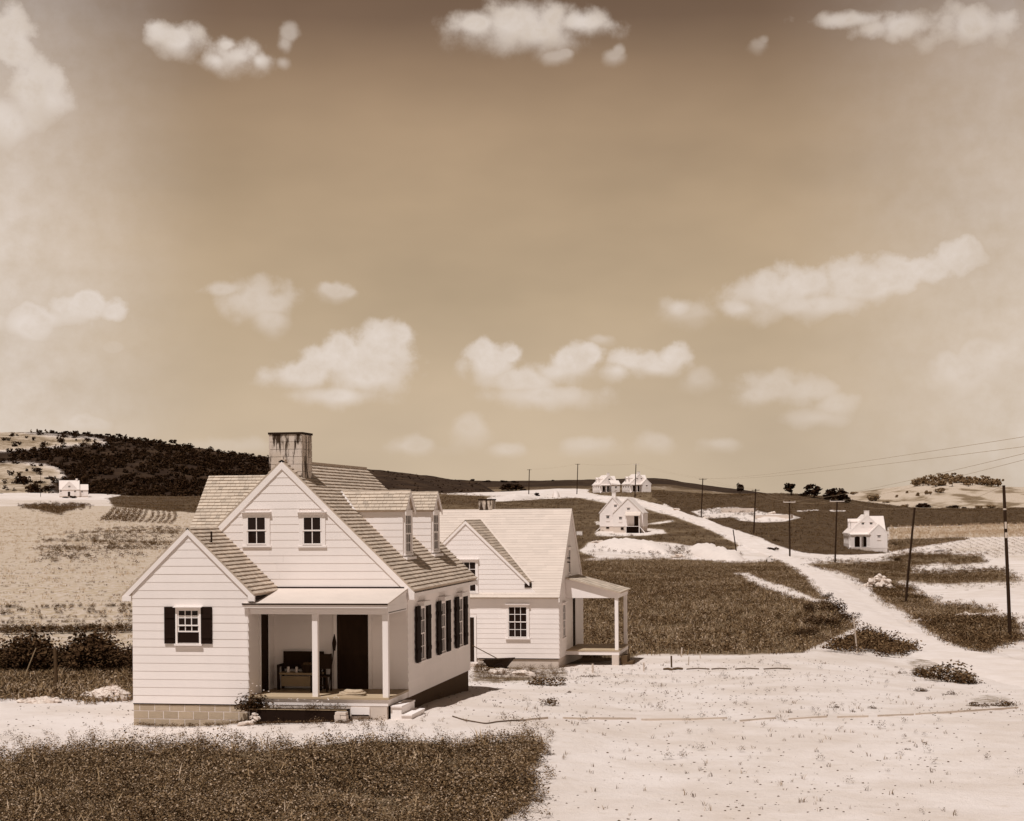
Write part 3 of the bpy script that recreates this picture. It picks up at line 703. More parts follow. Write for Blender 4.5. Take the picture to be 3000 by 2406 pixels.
cover('grass_field', GRL, L_DARK, 2500, 300, 680, 'field', 'dark meadow strip below the wooded hill', .8, 1.6, 4)
cover('corn_rows', [mixt(90+s_, .9, .35, .12, 4, 8) for s_ in range(4)], CORN, 2600, 250, 560, 'corn', 'pale corn plants beside the far right house', .6, 1.1, 3)
cover('yard_weeds', WEED, H2YARD, 420, 55, 78, 'leaf', 'low weeds beside the wheelbarrow', .18, .5, 12, (.5, .42))
# sparse sprigs and clods over the bare sand
SANDY = q([(400,1490),(1000,1430),(1250,1400),(1700,1385),(2156,1460),(2300,1800),(1050,1800),(1150,1600),(900,1545),(300,1560),(-100,1570),(-100,1480)])
cover('sand_sprigs', [tuft(6, .10, .07, .010, .9, 100+s_) for s_ in range(4)], SANDY, 700, 27, 75, 'grass', 'sparse grass sprigs over the bare sand', .35, 1.3, 10, (.22, .47))
cover('sand_weeds', CLV, SANDY, 110, 27, 75, 'leaf', 'scattered small weeds over the bare sand', .25, .7, 10, (.15, .5))
def clods(n, seed):
    out = []
    for i in range(4):
        m = MB(); m.blob((0, 0, .0), .05, .04, .025, seed+i, .35, 6, 3); out.append((np.array(m.v), m.f))
    return out
cover('sand_clods', clods(4, 3), SANDY, 1900, 27, 75, 'postwood', 'small dark clods over the bare sand', .15, .75, 10, (.3, .45))
# crop rows left of the near house
rowsE = [(-40,.25,.5,60),(-5,.3,.5,70),(25,.25,.45,60),(62,.25,.5,80),(110,.25,.45,60),(150,.3,.5,80),(178,.3,.5,90),(210,.25,.45,70),(240,.3,.5,80),(272,.25,.5,70),(300,.25,.45,60),(322,.25,.5,90),(370,.5,.8,170),(400,.35,.8,110),(430,.55,.9,130),(470,.35,.7,90),(508,.4,.7,110),(560,.5,.85,60),(585,.9,1.2,190),(605,.7,1.1,130)]
P = []; sc_ = []
for y_, a, b, n in rowsE:
    for i in range(n):
        x_ = RNG.uniform(-120, 1120)
        if fbm(np.array(x_*.01), np.array(y_*.1), 3) < (.40 if y_ > 310 else .47) and y_ < 560: continue
        p, Z_ = at(40+x_/3.08, 1660+(y_+RNG.normal(0, 3)+(x_-500)*-.012)/3.08); P.append(p); sc_.append(RNG.uniform(a, b)*.55)
scatter('crop_rows', [tuft(36, .6, .22, .075, 0, 120+s_, 1) for s_ in range(4)], np.array(P), np.array(sc_), rr(len(P)), 'leaf', 'rows of bean plants left of the near house')
P = []; sc_ = []
for k_ in range(12):                                                   # curved rows further up the field
    x0, x1 = 920+k_*66, 1060+k_*57
    for i in range(46):
        t_ = i/45; x_ = x0+(x1-x0)*t_**.6 + (28*math.sin(t_*3.1) if k_ > 6 else 0); y_ = 1035-(1035-905)*t_+k_*3
        p, Z_ = at(40+(x_+RNG.normal(0, 2))/3.593, 1240+(y_+RNG.normal(0, 3))/3.593); P.append(p); sc_.append(RNG.uniform(.6, 1.1)*(1.3 if k_ < 6 else .9))
scatter('crop_rows', [tuft(16, .7, .5, .16, 0, 130+s_, 1) for s_ in range(4)], np.array(P), np.array(sc_), rr(len(P)), 'leaf', 'curved rows of young plants on the far left field')
P = []; sc_ = []
for k_ in range(15):                                                   # slanting rows in the pale field at far right
    for i in range(60):
        t_ = i/59
        if RNG.random() < .3: continue
        x_ = 1080+k_*58+t_*330+RNG.normal(0, 3); y_ = 716-k_*3+t_*(150-k_*2)+RNG.normal(0, 1.5); p, Z_ = at(2300+x_/2.701, 1320+y_/2.701); P.append(p); sc_.append(RNG.uniform(.35, .8))
scatter('crop_rows', [tuft(14, .6, .4, .12, 0, 150+s_, 1) for s_ in range(4)], np.array(P), np.array(sc_), rr(len(P)), 'grass', 'slanting rows of young plants in the pale field at far right')
# thicket behind the fence post
P = []; sc_ = []
for i in range(620):
    x_ = RNG.uniform(-260, 1120); y_ = RNG.uniform(880, 985); p, Z_ = at(40+x_/3.08, 1660+y_/3.08); P.append(p); sc_.append(RNG.uniform(.7, 1.5)*(1.0+.35*math.sin(x_*.011)))
scatter('weed_thicket', [tuft(70, 1.0, .38, .075, 0, 140+s_, 1) for s_ in range(5)], np.array(P), np.array(sc_)*.75, rr(len(P)), 'shrub', 'tall dark weed thicket left of the near house')

# ---------------------------------------------------------------- house building kit
def clip(poly, ax, lim, keep_ge):
    out = []; n = len(poly)
    for i in range(n):
        a, b = poly[i], poly[(i+1) % n]; ia = (a[ax] >= lim) == keep_ge or a[ax] == lim; ib = (b[ax] >= lim) == keep_ge or b[ax] == lim
        if ia: out.append(a)
        if ia != ib:
            t_ = (lim-a[ax])/(b[ax]-a[ax]); out.append((a[0]+(b[0]-a[0])*t_, a[1]+(b[1]-a[1])*t_))
    return out
def area(p): return .5*abs(sum(p[i][0]*p[(i+1) % len(p)][1]-p[(i+1) % len(p)][0]*p[i][1] for i in range(len(p)))) if len(p) > 2 else 0
class House:
    def __init__(s, root, mir=False, hi=False):
        s.root, s.mir, s.hi = root, mir, hi; s.sh = []
    def part(s, name, mb, mat, parent=None, smooth=False):
        if s.mir: mb.v = [(-x, y, z) for x, y, z in mb.v]
        return build(name, mb, mat, parent if parent is not None else s.root, fix=True, smooth=smooth)
    # a wall: backing plus single boards. p0 = point at s=0, z=0; e along the wall; nrm outward
    def wall(s, p0, e, nrm, outline, openings=(), expo=.206, thick=.12, boards=True, z_start=None, mat='white', proud=.0075):
        p0, e, nrm = (np.array(v, float) for v in (p0, e, nrm)); P = lambda sz, o: p0 + e*sz[0] + nrm*o + np.array((0, 0, sz[1]))
        m = MB(); m.prism([P(v, -.006 if s.hi and boards else .012) for v in outline], nrm*thick); w = s.part('wall', m, mat)
        if not (s.hi and boards): return w
        z = min(v[1] for v in outline) if z_start is None else z_start; zt = max(v[1] for v in outline)
        while z < zt - .01:
            band = clip(clip(outline, 1, z, True), 1, z+expo, False)
            if len(band) > 2 and area(band) > .004:
                cuts = sorted((o[0], o[1]) for o in openings if min(o[3], z+expo)-max(o[2], z) > .45*expo)
                smin, smax = min(v[0] for v in band), max(v[0] for v in band); cur = smin; segs = []
                for a, b in cuts:
                    if a > cur: segs.append((cur, a))
                    cur = max(cur, b)
                if cur < smax: segs.append((cur, smax))
                # butt joints here and there
                out = []
                for a, b in segs:
                    while b-a > 4.2:
                        c = a + random.uniform(1.6, 3.2); out.append((a, c)); a = c+.003
                    out.append((a, b))
                for a, b in out:
                    pg = clip(clip(band, 0, a, True), 0, b, False)
                    if len(pg) < 3 or area(pg) < .002: continue
                    j = random.uniform(-.0008, .0008)
                    f = [P(v, .005 + proud + j - proud*(v[1]-z)/expo) for v in pg]; g = [P(v, -.004) for v in pg]; n = len(pg)
                    mb = MB(); mb.add(f+g, [tuple(range(n))] + [(i, n+i, n+(i+1) % n, (i+1) % n) for i in range(n)])
                    s.part('clapboard', mb, mat, w)
            z += expo
        return w
    # a roof plane: deck plus shingles. o = origin at the eave, a along, b up the slope; poly in (a,b)
    def slope(s, o, a, b, poly, expo=.131, t=.030, mat='shingle', thick=.07, courses=True, one_by_one=True, roof=None, deckmat='shingle_side'):
        o, a, b = (np.array(v, float) for v in (o, a, b)); a /= np.linalg.norm(a); b /= np.linalg.norm(b); n = np.cross(a, b)
        if n[2] < 0: n = -n
        P = lambda v, h: o + a*v[0] + b*v[1] + n*h
        m = MB(); m.prism([P(v, -.004) for v in poly], n*thick)
        r = s.part('roof', m, mat if not courses else deckmat) if roof is None else roof
        if not courses: return r
        z = 0.0; zt = max(v[1] for v in poly); rg = random.Random(int(abs(o[0]*131+o[1]*17)) + len(poly)); k_ = 0
        while z < zt-.01:
            band = clip(clip(poly, 1, z, True), 1, z+expo, False)
            if len(band) > 2 and area(band) > .001:
                x0, x1 = min(v[0] for v in band), max(v[0] for v in band); x = x0 - rg.uniform(0, .12)
                while x < x1:
                    w = rg.uniform(.10, .24) if one_by_one else rg.uniform(.35, .8)
                    pg = clip(clip(band, 0, x, True), 0, x+w-(.006 if one_by_one else 0), False); x += w
                    if len(pg) < 3 or area(pg) < .0008: continue
                    h0 = t*rg.uniform(.88, 1.12); dz = rg.uniform(-.004, .004)
                    f = [P((v[0], v[1]-(dz if v[1]-z < .01 else 0)), h0-(h0-.004)*(v[1]-z)/expo) for v in pg]; g = [P(v, -.004) for v in pg]; q_ = len(pg)
                    s.sh.append((f+g, [tuple(range(q_))] + [(i, q_+i, q_+(i+1) % q_, (i+1) % q_) for i in range(q_)], r, mat, one_by_one))
            z += expo
        return r
    def lay_shingles(s, limit=290):
        """the shingles that show largest are laid one by one, the rest as one mass"""
        if not s.sh: return
        mw = s.root.matrix_basis
        def size(x):
            c = np.array([mw @ Vector((-p[0] if s.mir else p[0], p[1], p[2])) for p in x[0][:len(x[0])//2]])
            px, py, _ = proj(c); xs = list(zip(px, py)); return area(xs)*(1 if x[4] else 0)
        s.sh.sort(key=size, reverse=True)
        for i, x in enumerate(s.sh[:limit]):
            if not x[4]: break
            mb = MB(); mb.add(x[0], x[1]); s.part('shingle', mb, x[3], x[2])
        rest = s.sh[limit:] if s.sh[0][4] else s.sh; mats = {}
        for x in rest: mats.setdefault(x[3], MB()).add(x[0], x[1])
        for k_, mb in mats.items(): meta(s.part('shingle_courses', mb, k_), kind='stuff')
    def bx(s, m, p0, e, nrm, s0, s1, o0, o1, z0, z1):
        p0, e, nrm = (np.array(v, float) for v in (p0, e, nrm))
        c = p0 + e*(s0+s1)/2 + nrm*(o0+o1)/2 + np.array((0, 0, (z0+z1)/2))
        return m.obox(c, e, nrm, (0, 0, 1), abs(s1-s0)/2, abs(o1-o0)/2, abs(z1-z0)/2)
    def window(s, p0, e, nrm, s0, s1, z0, z1, cols=2, rows=1, cas=.09, head=True, sill=True, raised=0.0, deep=.05, shut=None, shut_off=.0, cap=.1):
        """sash opening s0..s1, z0..z1; rows per sash"""
        B = lambda m, *q_: s.bx(m, p0, e, nrm, *q_)
        m = MB(); B(m, s0-cas, s0, 0, deep, z0-.02, z1+cas); B(m, s1, s1+cas, 0, deep, z0-.02, z1+cas); B(m, s0, s1, 0, deep-.002, z1, z1+cas)
        win = s.part('window', m, 'trim')
        if sill: m = MB(); B(m, s0-cas-.03, s1+cas+.03, 0, deep+(.015 if cas > .09 else .03), z0-.07, z0-.02); s.part('sill', m, 'trim', win)
        if head: m = MB(); B(m, s0-cas-.04, s1+cas+.04, 0, deep+.05+cap*.3, z1+cas, z1+cas+cap*.35); s.part('head_cap', m, 'trim', win)
        zm = (z0+z1)/2; bar = .022 if s.hi else .03; st = .035
        def sash(za, zb, o):
            m = MB()
            B(m, s0, s1, o, o+.022, za, za+st); B(m, s0, s1, o, o+.022, zb-st, zb); B(m, s0, s0+st, o, o+.021, za+st, zb-st); B(m, s1-st, s1, o, o+.021, za+st, zb-st)
            w = (s1-s0-2*st)/cols; h = (zb-za-2*st)/rows
            for i in range(1, cols): B(m, s0+st+w*i-bar/2, s0+st+w*i+bar/2, o, o+.019, za+st, zb-st)
            for j in range(1, rows): B(m, s0+st, s1-st, o, o+.018, za+st+h*j-bar/2, za+st+h*j+bar/2)
            s.part('sash', m, 'trim', win)
            if s.hi:
                for i in range(cols):
                    for j in range(rows):
                        m = MB(); B(m, s0+st+w*i, s0+st+w*(i+1), o, o+.006, za+st+h*j, za+st+h*(j+1)); s.part('pane', m, 'glass', win)
            else:
                m = MB(); B(m, s0+.01, s1-.01, o, o+.006, za+.01, zb-.01); s.part('pane', m, 'glass', win)
        if raised:
            m = MB(); B(m, s0, s1, .004, .007, z0, zm); s.part('opening', m, 'dark', win)
            sash(zm, z1, .012); sash(z0+raised, z0+raised+(zm-z0), .036 if deep > .05 else .028) if raised < .1 else None
            if raised >= .1: sash(z0+raised, z0+raised+(zm-z0), -.002)
        else: sash(zm-.015, z1, .016); sash(z0, zm+.015, .003)
        if shut:
            for a, b in shut:
                m = MB(); B(m, a, b, .012+shut_off, .05+shut_off, z0-.02, z1+.06); sh_ = s.part('shutter', m, 'dark')
                m = MB()
                for zc in (z0+.2*(z1-z0), z0+.8*(z1-z0)): B(m, a+.02, b-.02, .05+shut_off, .066+shut_off, zc-.05, zc+.05)
                s.part('batten', m, 'dark', sh_)
                if shut_off > .03:
                    m = MB(); B(m, (a+b)/2-.02, (a+b)/2+.02, 0, .014+shut_off, z0+.3, z0+.34); B(m, (a+b)/2-.02, (a+b)/2+.02, 0, .014+shut_off, z1-.34, z1-.3); s.part('hinge', m, 'dark', sh_)
        return win
    def door(s, p0, e, nrm, s0, s1, z0, z1, cas=.09, mat='shadow_wood'):
        B = lambda m, *q_: s.bx(m, p0, e, nrm, *q_)
        m = MB(); B(m, s0, s1, .0, .02, z0, z1); d = s.part('door', m, mat)
        m = MB(); B(m, s0-cas, s0, 0, .045, z0, z1+cas); B(m, s1, s1+cas, 0, .045, z0, z1+cas); B(m, s0, s1, 0, .043, z1, z1+cas); s.part('door_frame', m, 'trim', d)
        if s.hi:
            m = MB(); B(m, s0+.03, s0+.06, .02, .07, z0+.92, z0+1.0); s.part('handle', m, 'steel', d)
            m = MB()
            for a, b in ((z0+.02, z0+.22), (z0+.9, z0+1.02), (z1-.12, z1-.01)): B(m, s0+.02, s1-.02, .02, .034, a, b)
            for a, b in ((s0+.01, s0+.10), (s1-.10, s1-.01)): B(m, a, b, .02, .032, z0+.01, z1-.01)
            s.part('door_rail', m, mat, d)
        return d
    def blocks(s, p0, e, nrm, s0, s1, z1, z0, thick=.2, bw=.403, bh=.2, name='foundation', mat='block'):
        """a block wall: mortar core and single blocks, coursed down from the top"""
        B = lambda m, *q_: s.bx(m, p0, e, nrm, *q_)
        m = MB(); B(m, s0, s1, -thick, -.006, z0, z1); f = s.part(name, m, 'mortar')
        if not s.hi: return f
        z = z1; k_ = 0
        while z > z0+.02:
            zb = max(z-bh+.020, z0); x = s0 - (0 if k_ % 2 else bw*.58)
            while x < s1-.02:
                a, b = max(x, s0), min(x+bw-.020, s1)
                if b-a > .04:
                    m = MB(); B(m, a, b, -.02, random.uniform(-.002, .004), zb, z); s.part('block', m, mat, f)
                x += bw
            z -= bh; k_ += 1
        return f
    def chimney(s, x0, x1, y0, y1, z0, z1, mat='chimney'):
        m = MB(); m.box(x0+.02, x1-.02, y0+.02, y1-.02, z0, z1-.03); c = s.part('chimney', m, mat)
        if s.hi:
            z = z1-.055; k_ = 0
            while z > z0+.05:
                zb = max(z-.192, z0); a = x0+(x1-x0)*(.44 if k_ % 2 else .6); d = .2; b = y0+(y1-y0)*.5
                for bx_ in ((x0, a-.005, y0, y0+d), (a+.005, x1, y0, y0+d), (x0, a-.005, y1-d, y1), (a+.005, x1, y1-d, y1), (x1-d, x1, y0+d+.006, b), (x1-d, x1, b+.008, y1-d-.006), (x0, x0+d, y0+d+.006, b), (x0, x0+d, b+.008, y1-d-.006)):
                    m = MB(); m.box(*bx_, zb, z-.006); s.part('block', m, mat, c)
                z -= .198; k_ += 1
        m = MB(); m.box(x0-.02, x1+.02, y0-.02, y1+.02, z1-.055, z1); s.part('chimney_cap', m, 'shadow_wood' if mat == 'chimney' else mat, c)
        return c
    def rake(s, pts, w=.17, t=.045, mat='trim', nrm=(0, -1, 0)):
        """rake boards along a gable: pts = eave, apex, eave; hung below the roof edge"""
        m = MB(); nrm = np.array(nrm, float)
        for a, b in zip(pts, pts[1:]):
            a, b = np.array(a, float), np.array(b, float); m.prism([a, b, b-np.array((0, 0, w)), a-np.array((0, 0, w))], nrm*t)
        return s.part('rake_board', m, mat)

K = .966                                                               # roof pitch
def cottage_A(root, mir=False, hi=False, wing=True, chim=.0, lattice=False):
    """gabled cottage: main block with its gable to the front, porch, front wing, side gable and two dormers"""
    h = House(root, mir, hi); zb = .65
    rm = 'shingle_side' if hi else 'far_roof'
    # -- foundation
    fm = dict(name='foundation')
    if wing:
        h.blocks((-3.33, -2.06, 0), (1, 0, 0), (0, -1, 0), 0, 3.05, zb-.004, -1.3 if not hi else -.2, **fm)
        h.blocks((-3.33, 0, 0), (0, -1, 0), (-1, 0, 0), -7.9, 2.05, zb-.004, -1.3 if not hi else -.2, **fm) if not hi else None
    m = MB(); m.box(3.34, 3.14, -1.88, 7.85, -1.4 if not hi else -.5, zb-.004); h.part('foundation', m, 'fshade' if hi else 'parge'); m = MB(); m.box(-.26, 3.34, -2.05, -1.9, -1.4 if not hi else -.3, zb-.004); m.box(-3.3, 3.1, 7.7, 7.85, -1.4 if not hi else -.5, zb); m.box(-3.33, -3.1, .02, 7.6, -1.4 if not hi else -.5, zb)  # detailed right foundation gets the near-black tone in place of its shade
    h.part('foundation', m, 'parge')
    # -- main front gable wall, side walls, back
    W1 = (-.81, .57) if wing else ()
    ol = [(-3.37, zb+.0), (3.37, zb), (3.37, 3.42), (0, 6.70), (-3.37, 3.42)]
    gw = [(-1.08+.1, -.34-.1, 4.65, 5.40), (.46+.1, 1.18-.1, 4.64, 5.39)]
    if not wing: gw = [(-.15-.36, -.15+.36, 4.55, 5.5)]
    ops = [(a-.1, b+.1, c-.1, d+.1) for a, b, c, d in gw] + [(-.26, 3.37, .86-.2, 3.3)]
    if wing or not hi:
        h.wall((0, 0, 0), (1, 0, 0), (0, -1, 0), ol, ops)
    if hi:                                                            # boards of the wall at the back of the porch
        h.wall((0, -.002, 0), (1, 0, 0), (0, -1, 0), [(-.26, .87), (3.35, .87), (3.35, 3.36), (-.26, 3.36)], [(1.38, 2.42, .8, 2.95)], mat='white', z_start=.87, thick=.0001, proud=.024)
    for a, b, c, d in gw: h.window((0, 0, 0), (1, 0, 0), (0, -1, 0), a, b, c, d, 2, 1, cas=.1, deep=.032, cap=.06)
    # right side wall (s runs back from the front corner) with its three shuttered windows
    so = [.71+.5, 3.23+.5, 5.62+.5]
    side_ops = [(x-.06, x+.72, 1.42, 3.02) for x in so] if wing else []
    h.wall((3.37, 0, 0), (0, 1, 0), (1, 0, 0), [(0, zb), (7.9, zb), (7.9, 3.42), (0, 3.42)], side_ops, proud=.024)
    for x in so if (wing or True) else []:
        h.window((3.37, 0, 0), (0, 1, 0), (1, 0, 0), x, x+.66, 1.5, 2.92, 3 if hi else 2, 2 if hi else 1, cas=.05, deep=.04, cap=.34, shut=[(x-.50, x-.06), (x+.72, x+1.16)] if hi else None, shut_off=.045)
    m = MB(); m.prism([(3.37, 7.9, zb), (-3.37, 7.9, zb), (-3.37, 7.9, 3.42), (0, 7.9, 6.7), (3.37, 7.9, 3.42)], (0, -.12, 0)); h.part('wall', m, 'white')
    m = MB(); m.prism([(-3.37, 7.9, zb), (-3.37, 0, zb), (-3.37, 0, 3.42), (-3.37, 7.9, 3.42)], (-.12, 0, 0)); h.part('wall', m, 'white')
    # side gable wall (left)
    m = MB(); m.prism([(-3.375, 7.3, 3.40), (-3.375, 1.06, 3.40), (-3.375, 4.18, 6.42)], (-.1, 0, 0)); h.part('wall', m, 'white')
    # -- main roof
    L = 3.56/.719; y0, y1 = -.035, 8.22
    right = h.slope((3.56, y0, 3.44), (0, 1, 0), (-.719, 0, .695), [(0, 0), (y1-y0, 0), (y1-y0, L), (0, L)], mat=rm, courses=hi, t=.038)
    h.slope((-3.56, y0, 3.44), (0, 1, 0), (.719, 0, .695), [(0, 0), (y1-y0, 0), (y1-y0, L), (0, L)], mat=rm, courses=hi, one_by_one=False)
    h.rake([(3.56, y0-.002, 3.40), (0, y0-.002, 6.84), (-3.56, y0-.002, 3.40)], .20, .05)
    h.rake([(3.56, y1+.05, 3.40), (0, y1+.05, 6.84), (-3.56, y1+.05, 3.40)], .20, .05)
    m = MB(); m.box(3.40, 3.56, y0+.07, 8.2, 3.26, 3.365); h.part('soffit', m, 'trim')
    m = MB(); m.box(3.37+.02, 3.575, y0-.01, y0+.06, 3.20, 3.40); h.part('eave_return', m, 'trim')
    if hi:
        m = MB(); m.box(-.09, .09, y0, y1, 6.82, 6.895); h.part('ridge_cap', m, 'shingle_side')
    # -- side gable roof (its ridge runs across, lower than the main ridge)
    b = np.array((0, .719, .695)); Ls = 3.15/.695; yb = 4.18-3.15/K
    h.slope((-3.58, yb, 3.43), (1, 0, 0), b, [(0, 0), (.02, 0), (3.30, Ls), (0, Ls)], mat='shingle' if hi else rm, courses=hi)
    h.slope((-3.58, 2*4.18-yb, 3.43), (1, 0, 0), b*(1, -1, 1), [(0, 0), (.02, 0), (3.30, Ls), (0, Ls)], mat='shingle' if hi else rm, courses=hi, one_by_one=False)
    h.rake([(-3.58, yb, 3.40), (-3.58, 4.18, 6.54), (-3.58, 2*4.18-yb, 3.40)], .2, .05, 'trim' if not hi else 'shingle_side', nrm=(-1, 0, 0))
    # -- dormers on the right slope
    for k_, yd in enumerate((2.15, 5.56)):
        wd = .98; xf = 2.73; zl = 4.24; ze = 5.55; zr = 6.03; xi = (6.88-ze)/K; yc = yd+wd/2
        d0 = (0, yd, 0)
        zf = lambda x: 6.88-K*x
        h.wall((0, yd, 0), (1, 0, 0), (0, -1, 0), [(xi-.05, ze+.02), (xf, zf(xf)-.03), (xf, ze+.02)], expo=.19, z_start=zl, thick=.08)
        h.wall((0, yd+wd, 0), (-1, 0, 0), (0, 1, 0), [(-xf, zf(xf)-.03), (-xi+.05, ze+.02), (-xf, ze+.02)], boards=False, thick=.08)
        h.wall((xf, yd, 0), (0, 1, 0), (1, 0, 0), [(0, zl-.05), (wd, zl-.05), (wd, ze), (wd/2, zr-.02), (0, ze)], boards=False, thick=.05)
        h.window((xf+.006, yd, 0), (0, 1, 0), (1, 0, 0), .17, wd-.17, 4.36, 5.42, 3 if hi else 2, 2 if hi else 1, cas=.12, deep=.05, head=False)
        bl = np.array((0, .5*wd+.08, zr-ze+.06)); bl = bl/np.linalg.norm(bl); Ld = math.hypot(.5*wd+.08, zr-ze+.08)
        xo = xf+.12; xr_ = (6.88-zr)/K
        rf = h.slope((xo, yd-.08, ze-.02), (-1, 0, 0), bl, [(0, 0), (xo-xi+.02, 0), (xo-xr_+.1, Ld), (0, Ld)], expo=.13, mat='shingle' if hi else rm, courses=hi, thick=.05)
        h.slope((xo, yd+wd+.08, ze-.02), (-1, 0, 0), bl*(1, -1, 1), [(0, 0), (xo-xi+.02, 0), (xo-xr_+.1, Ld), (0, Ld)], expo=.13, mat='shingle' if hi else rm, courses=hi, one_by_one=False, thick=.05)
        h.rake([(xo+.002, yd-.08, ze-.03), (xo+.002, yc, zr+.045), (xo+.002, yd+wd+.08, ze-.03)], .12, .03, nrm=(1, 0, 0))
        if hi:                                                        # pale valley flashing where the dormer roof meets the slope
            a_ = np.array((xr_-.02, yc, zf(xr_-.02))); c_ = np.array((xi+.02, yd-.08, zf(xi+.02))); nn = np.array((K, 0, 1))/math.hypot(K, 1)
            sd = np.array((0, -.13, 0)); m = MB(); m.prism([a_+nn*.04, c_+nn*.04, c_+sd+nn*.034, a_+sd+nn*.034], nn*.02); h.part('flashing', m, 'trim')
            m = MB(); m.box(xf-.1, xf+.14, yd-.06, yd+wd+.06, zl-.06, zl+.01); h.part('flashing', m, 'trim')
    # -- chimney
    h.chimney(-.40, .51, .13, 1.03, 5.9, 7.62, 'chimney' if hi else 'trim')
    # -- porch
    px0, px1, pz = -.26, 3.37, .86
    m = MB(); m.box(px0, px1+.03, -2.10, -.01, pz-.05, pz); fl = h.part('porch_floor', m, 'floor' if hi else 'trim')
    if hi:
        fl.data.materials.clear(); fl.data.materials.append(MT['floor'])
    m = MB(); m.box(px0, px1, -2.06, -2.0, zb, pz-.052); m.box(px1-.05, px1+.0, -1.99, -.0, zb, pz-.052); h.part('porch_skirt', m, 'white')
    for a in (1.41, 3.23): m = MB(); m.box(a, a+.14, -2.03, -1.89, pz+.001, 2.93); h.part('porch_post', m, 'trim')
    m = MB(); m.box(px0+.003, 3.37, -2.02, -1.88, 2.93, 3.14); h.part('porch_beam', m, 'trim')
    m = MB(); m.box(3.25, 3.37, -1.879, .0, 2.93, 3.14); m.prism([(3.37, -2.0, 3.142), (3.37, .0, 3.142), (3.37, .0, 3.44), (3.37, -2.0, 3.22)], (.1, 0, 0)); h.part('porch_beam', m, 'white')
    m = MB(); m.prism([(px0-.1, -2.19, 3.20), (3.40, -2.19, 3.20), (3.40, -.004, 3.50), (px0-.1, -.004, 3.50)], (0, 0, .035)); pr = h.part('porch_roof', m, 'felt' if hi else rm)
    m = MB(); m.box(px0-.1, 3.40, -2.175, -2.14, 3.10, 3.164); h.part('fascia', m, 'trim', pr)
    m = MB(); m.box(px0-.11, 3.41, -2.20, -2.17, 3.175, 3.212); h.part('drip_edge', m, 'shadow_wood' if hi else rm, pr)
    if hi:
        m = MB(); m.box(px0+.0, 3.3, -.05, -.03, 3.495, 3.53); h.part('flashing', m, 'shadow_wood')
        h.door((0, -.02, 0), (1, 0, 0), (0, -1, 0), 1.48, 2.33, pz, 2.9)
        h.door((-.26, 0, 0), (0, 1, 0), (1, 0, 0), -1.16, -.55, pz, 2.9, cas=.07)
        m = MB(); m.box(px0, px1, -1.95, -.1, 2.96, 2.98); h.part('porch_ceiling', m, 'greywood')
        # cellar vent under the porch
        m = MB(); m.box(2.42, 2.90, -2.085, -2.045, .42, .62); v = h.part('cellar_vent', m, 'trim'); m = MB(); m.box(2.44, 2.88, -2.089, -2.075, .40, .435); h.part('slot', m, 'dark', v)
        # two wooden steps at the right end
        for k_, (xa, xb, zt) in enumerate(((3.41, 3.68, .65), (3.68, 3.94, .44))):
            m = MB(); m.box(xa, xb+.02, -1.98, -.55, zt-.035, zt); st = h.part('step', m, 'trim')
            m = MB(); m.box(xa, xb, -1.95, -1.89, -.1, zt-.037); m.box(xb-.03, xb, -1.889, -.6, -.1, zt-.037); m.box(xa, xb, -.6, -.55, -.1, zt-.037); h.part('riser', m, 'trim', st)
        # service pipe with insulators on the wing roof
        m = MB(); m.tube([(-1.40, -1.55, 4.63), (-1.40, -1.55, 5.02)], .025, 8); m.tube([(-1.40, -1.55, 4.66), (-1.34, -1.50, 4.60), (-1.22, -1.46, 4.47)], .018, 6); mast = h.part('service_pipe', m, 'shadow_wood')
        m = MB(); m.tube([(-1.66, -1.75, 4.90), (-1.47, -1.72, 4.82)], .018, 6); m.blob((-1.66, -1.75, 4.90), .035, .035, .05, 1, 0, 8, 4); m.blob((-1.43, -1.6, 4.72), .05, .05, .06, 2, 0, 8, 4); h.part('insulator', m, 'dark', mast)
    else:
        h.door((0, -.02, 0), (1, 0, 0), (0, -1, 0), 1.45, 2.35, pz, 2.9, cas=.08)
        h.door((0, -.02, 0), (1, 0, 0), (0, -1, 0), .05, .75, pz, 2.9, cas=.08)
        if lattice:                                                   # lattice panels with an arched top either side of the middle post
            for xa, xb in ((px0+.02, .42), (2.62, 3.23)):
                m = MB()
                for i in range(6): x_ = xa+.03+(xb-xa-.06)*i/5; m.box(x_-.035, x_+.035, -2.0, -1.97, pz, 2.93)
                for i in range(12): m.box(xa, xb, -1.968, -1.94, pz+.17*i, pz+.17*i+.06)
                h.part('lattice', m, 'trim')
            for xc, r in ((.915, .49), (2.085, .53)):
                m = MB(); n = 10
                for i in range(n):
                    a0, a1 = math.pi*i/n, math.pi*(i+1)/n; X0, X1 = xc+r*math.cos(a0), xc+r*math.cos(a1); Z0, Z1 = 2.55+.3*math.sin(a0), 2.55+.3*math.sin(a1); m.prism([(X1, -1.99, Z1), (X0, -1.99, Z0), (X0, -1.99, 2.93), (X1, -1.99, 2.93)], (0, -.04, 0))
                h.part('arch', m, 'trim')
        m = MB(); m.prism([(3.4, -1.95, .86), (3.4, -1.95, .74), (4.35, -1.95, -.2), (4.45, -1.95, -.1)], (0, -.9, 0)); h.part('step', m, 'trim')
    # -- front wing
    if wing:
        wol = [(-3.34, zb), (-.26, zb), (-.26, 3.42), (-1.83, 4.94), (-3.34, 3.47)]
        ww = (-2.12, -1.54, 2.20, 3.05)
        h.wall((0, -2.07, 0), (1, 0, 0), (0, -1, 0), wol, [(ww[0]-.05, ww[1]+.05, ww[2]-.05, ww[3]+.05)])
        h.window((0, -2.07, 0), (1, 0, 0), (0, -1, 0), *ww, 3, 2, cas=.05, deep=.05, raised=.27 if hi else 0, cap=.07, shut=[(-2.47, -2.17), (-1.49, -1.2)] if hi else None, shut_off=.0)
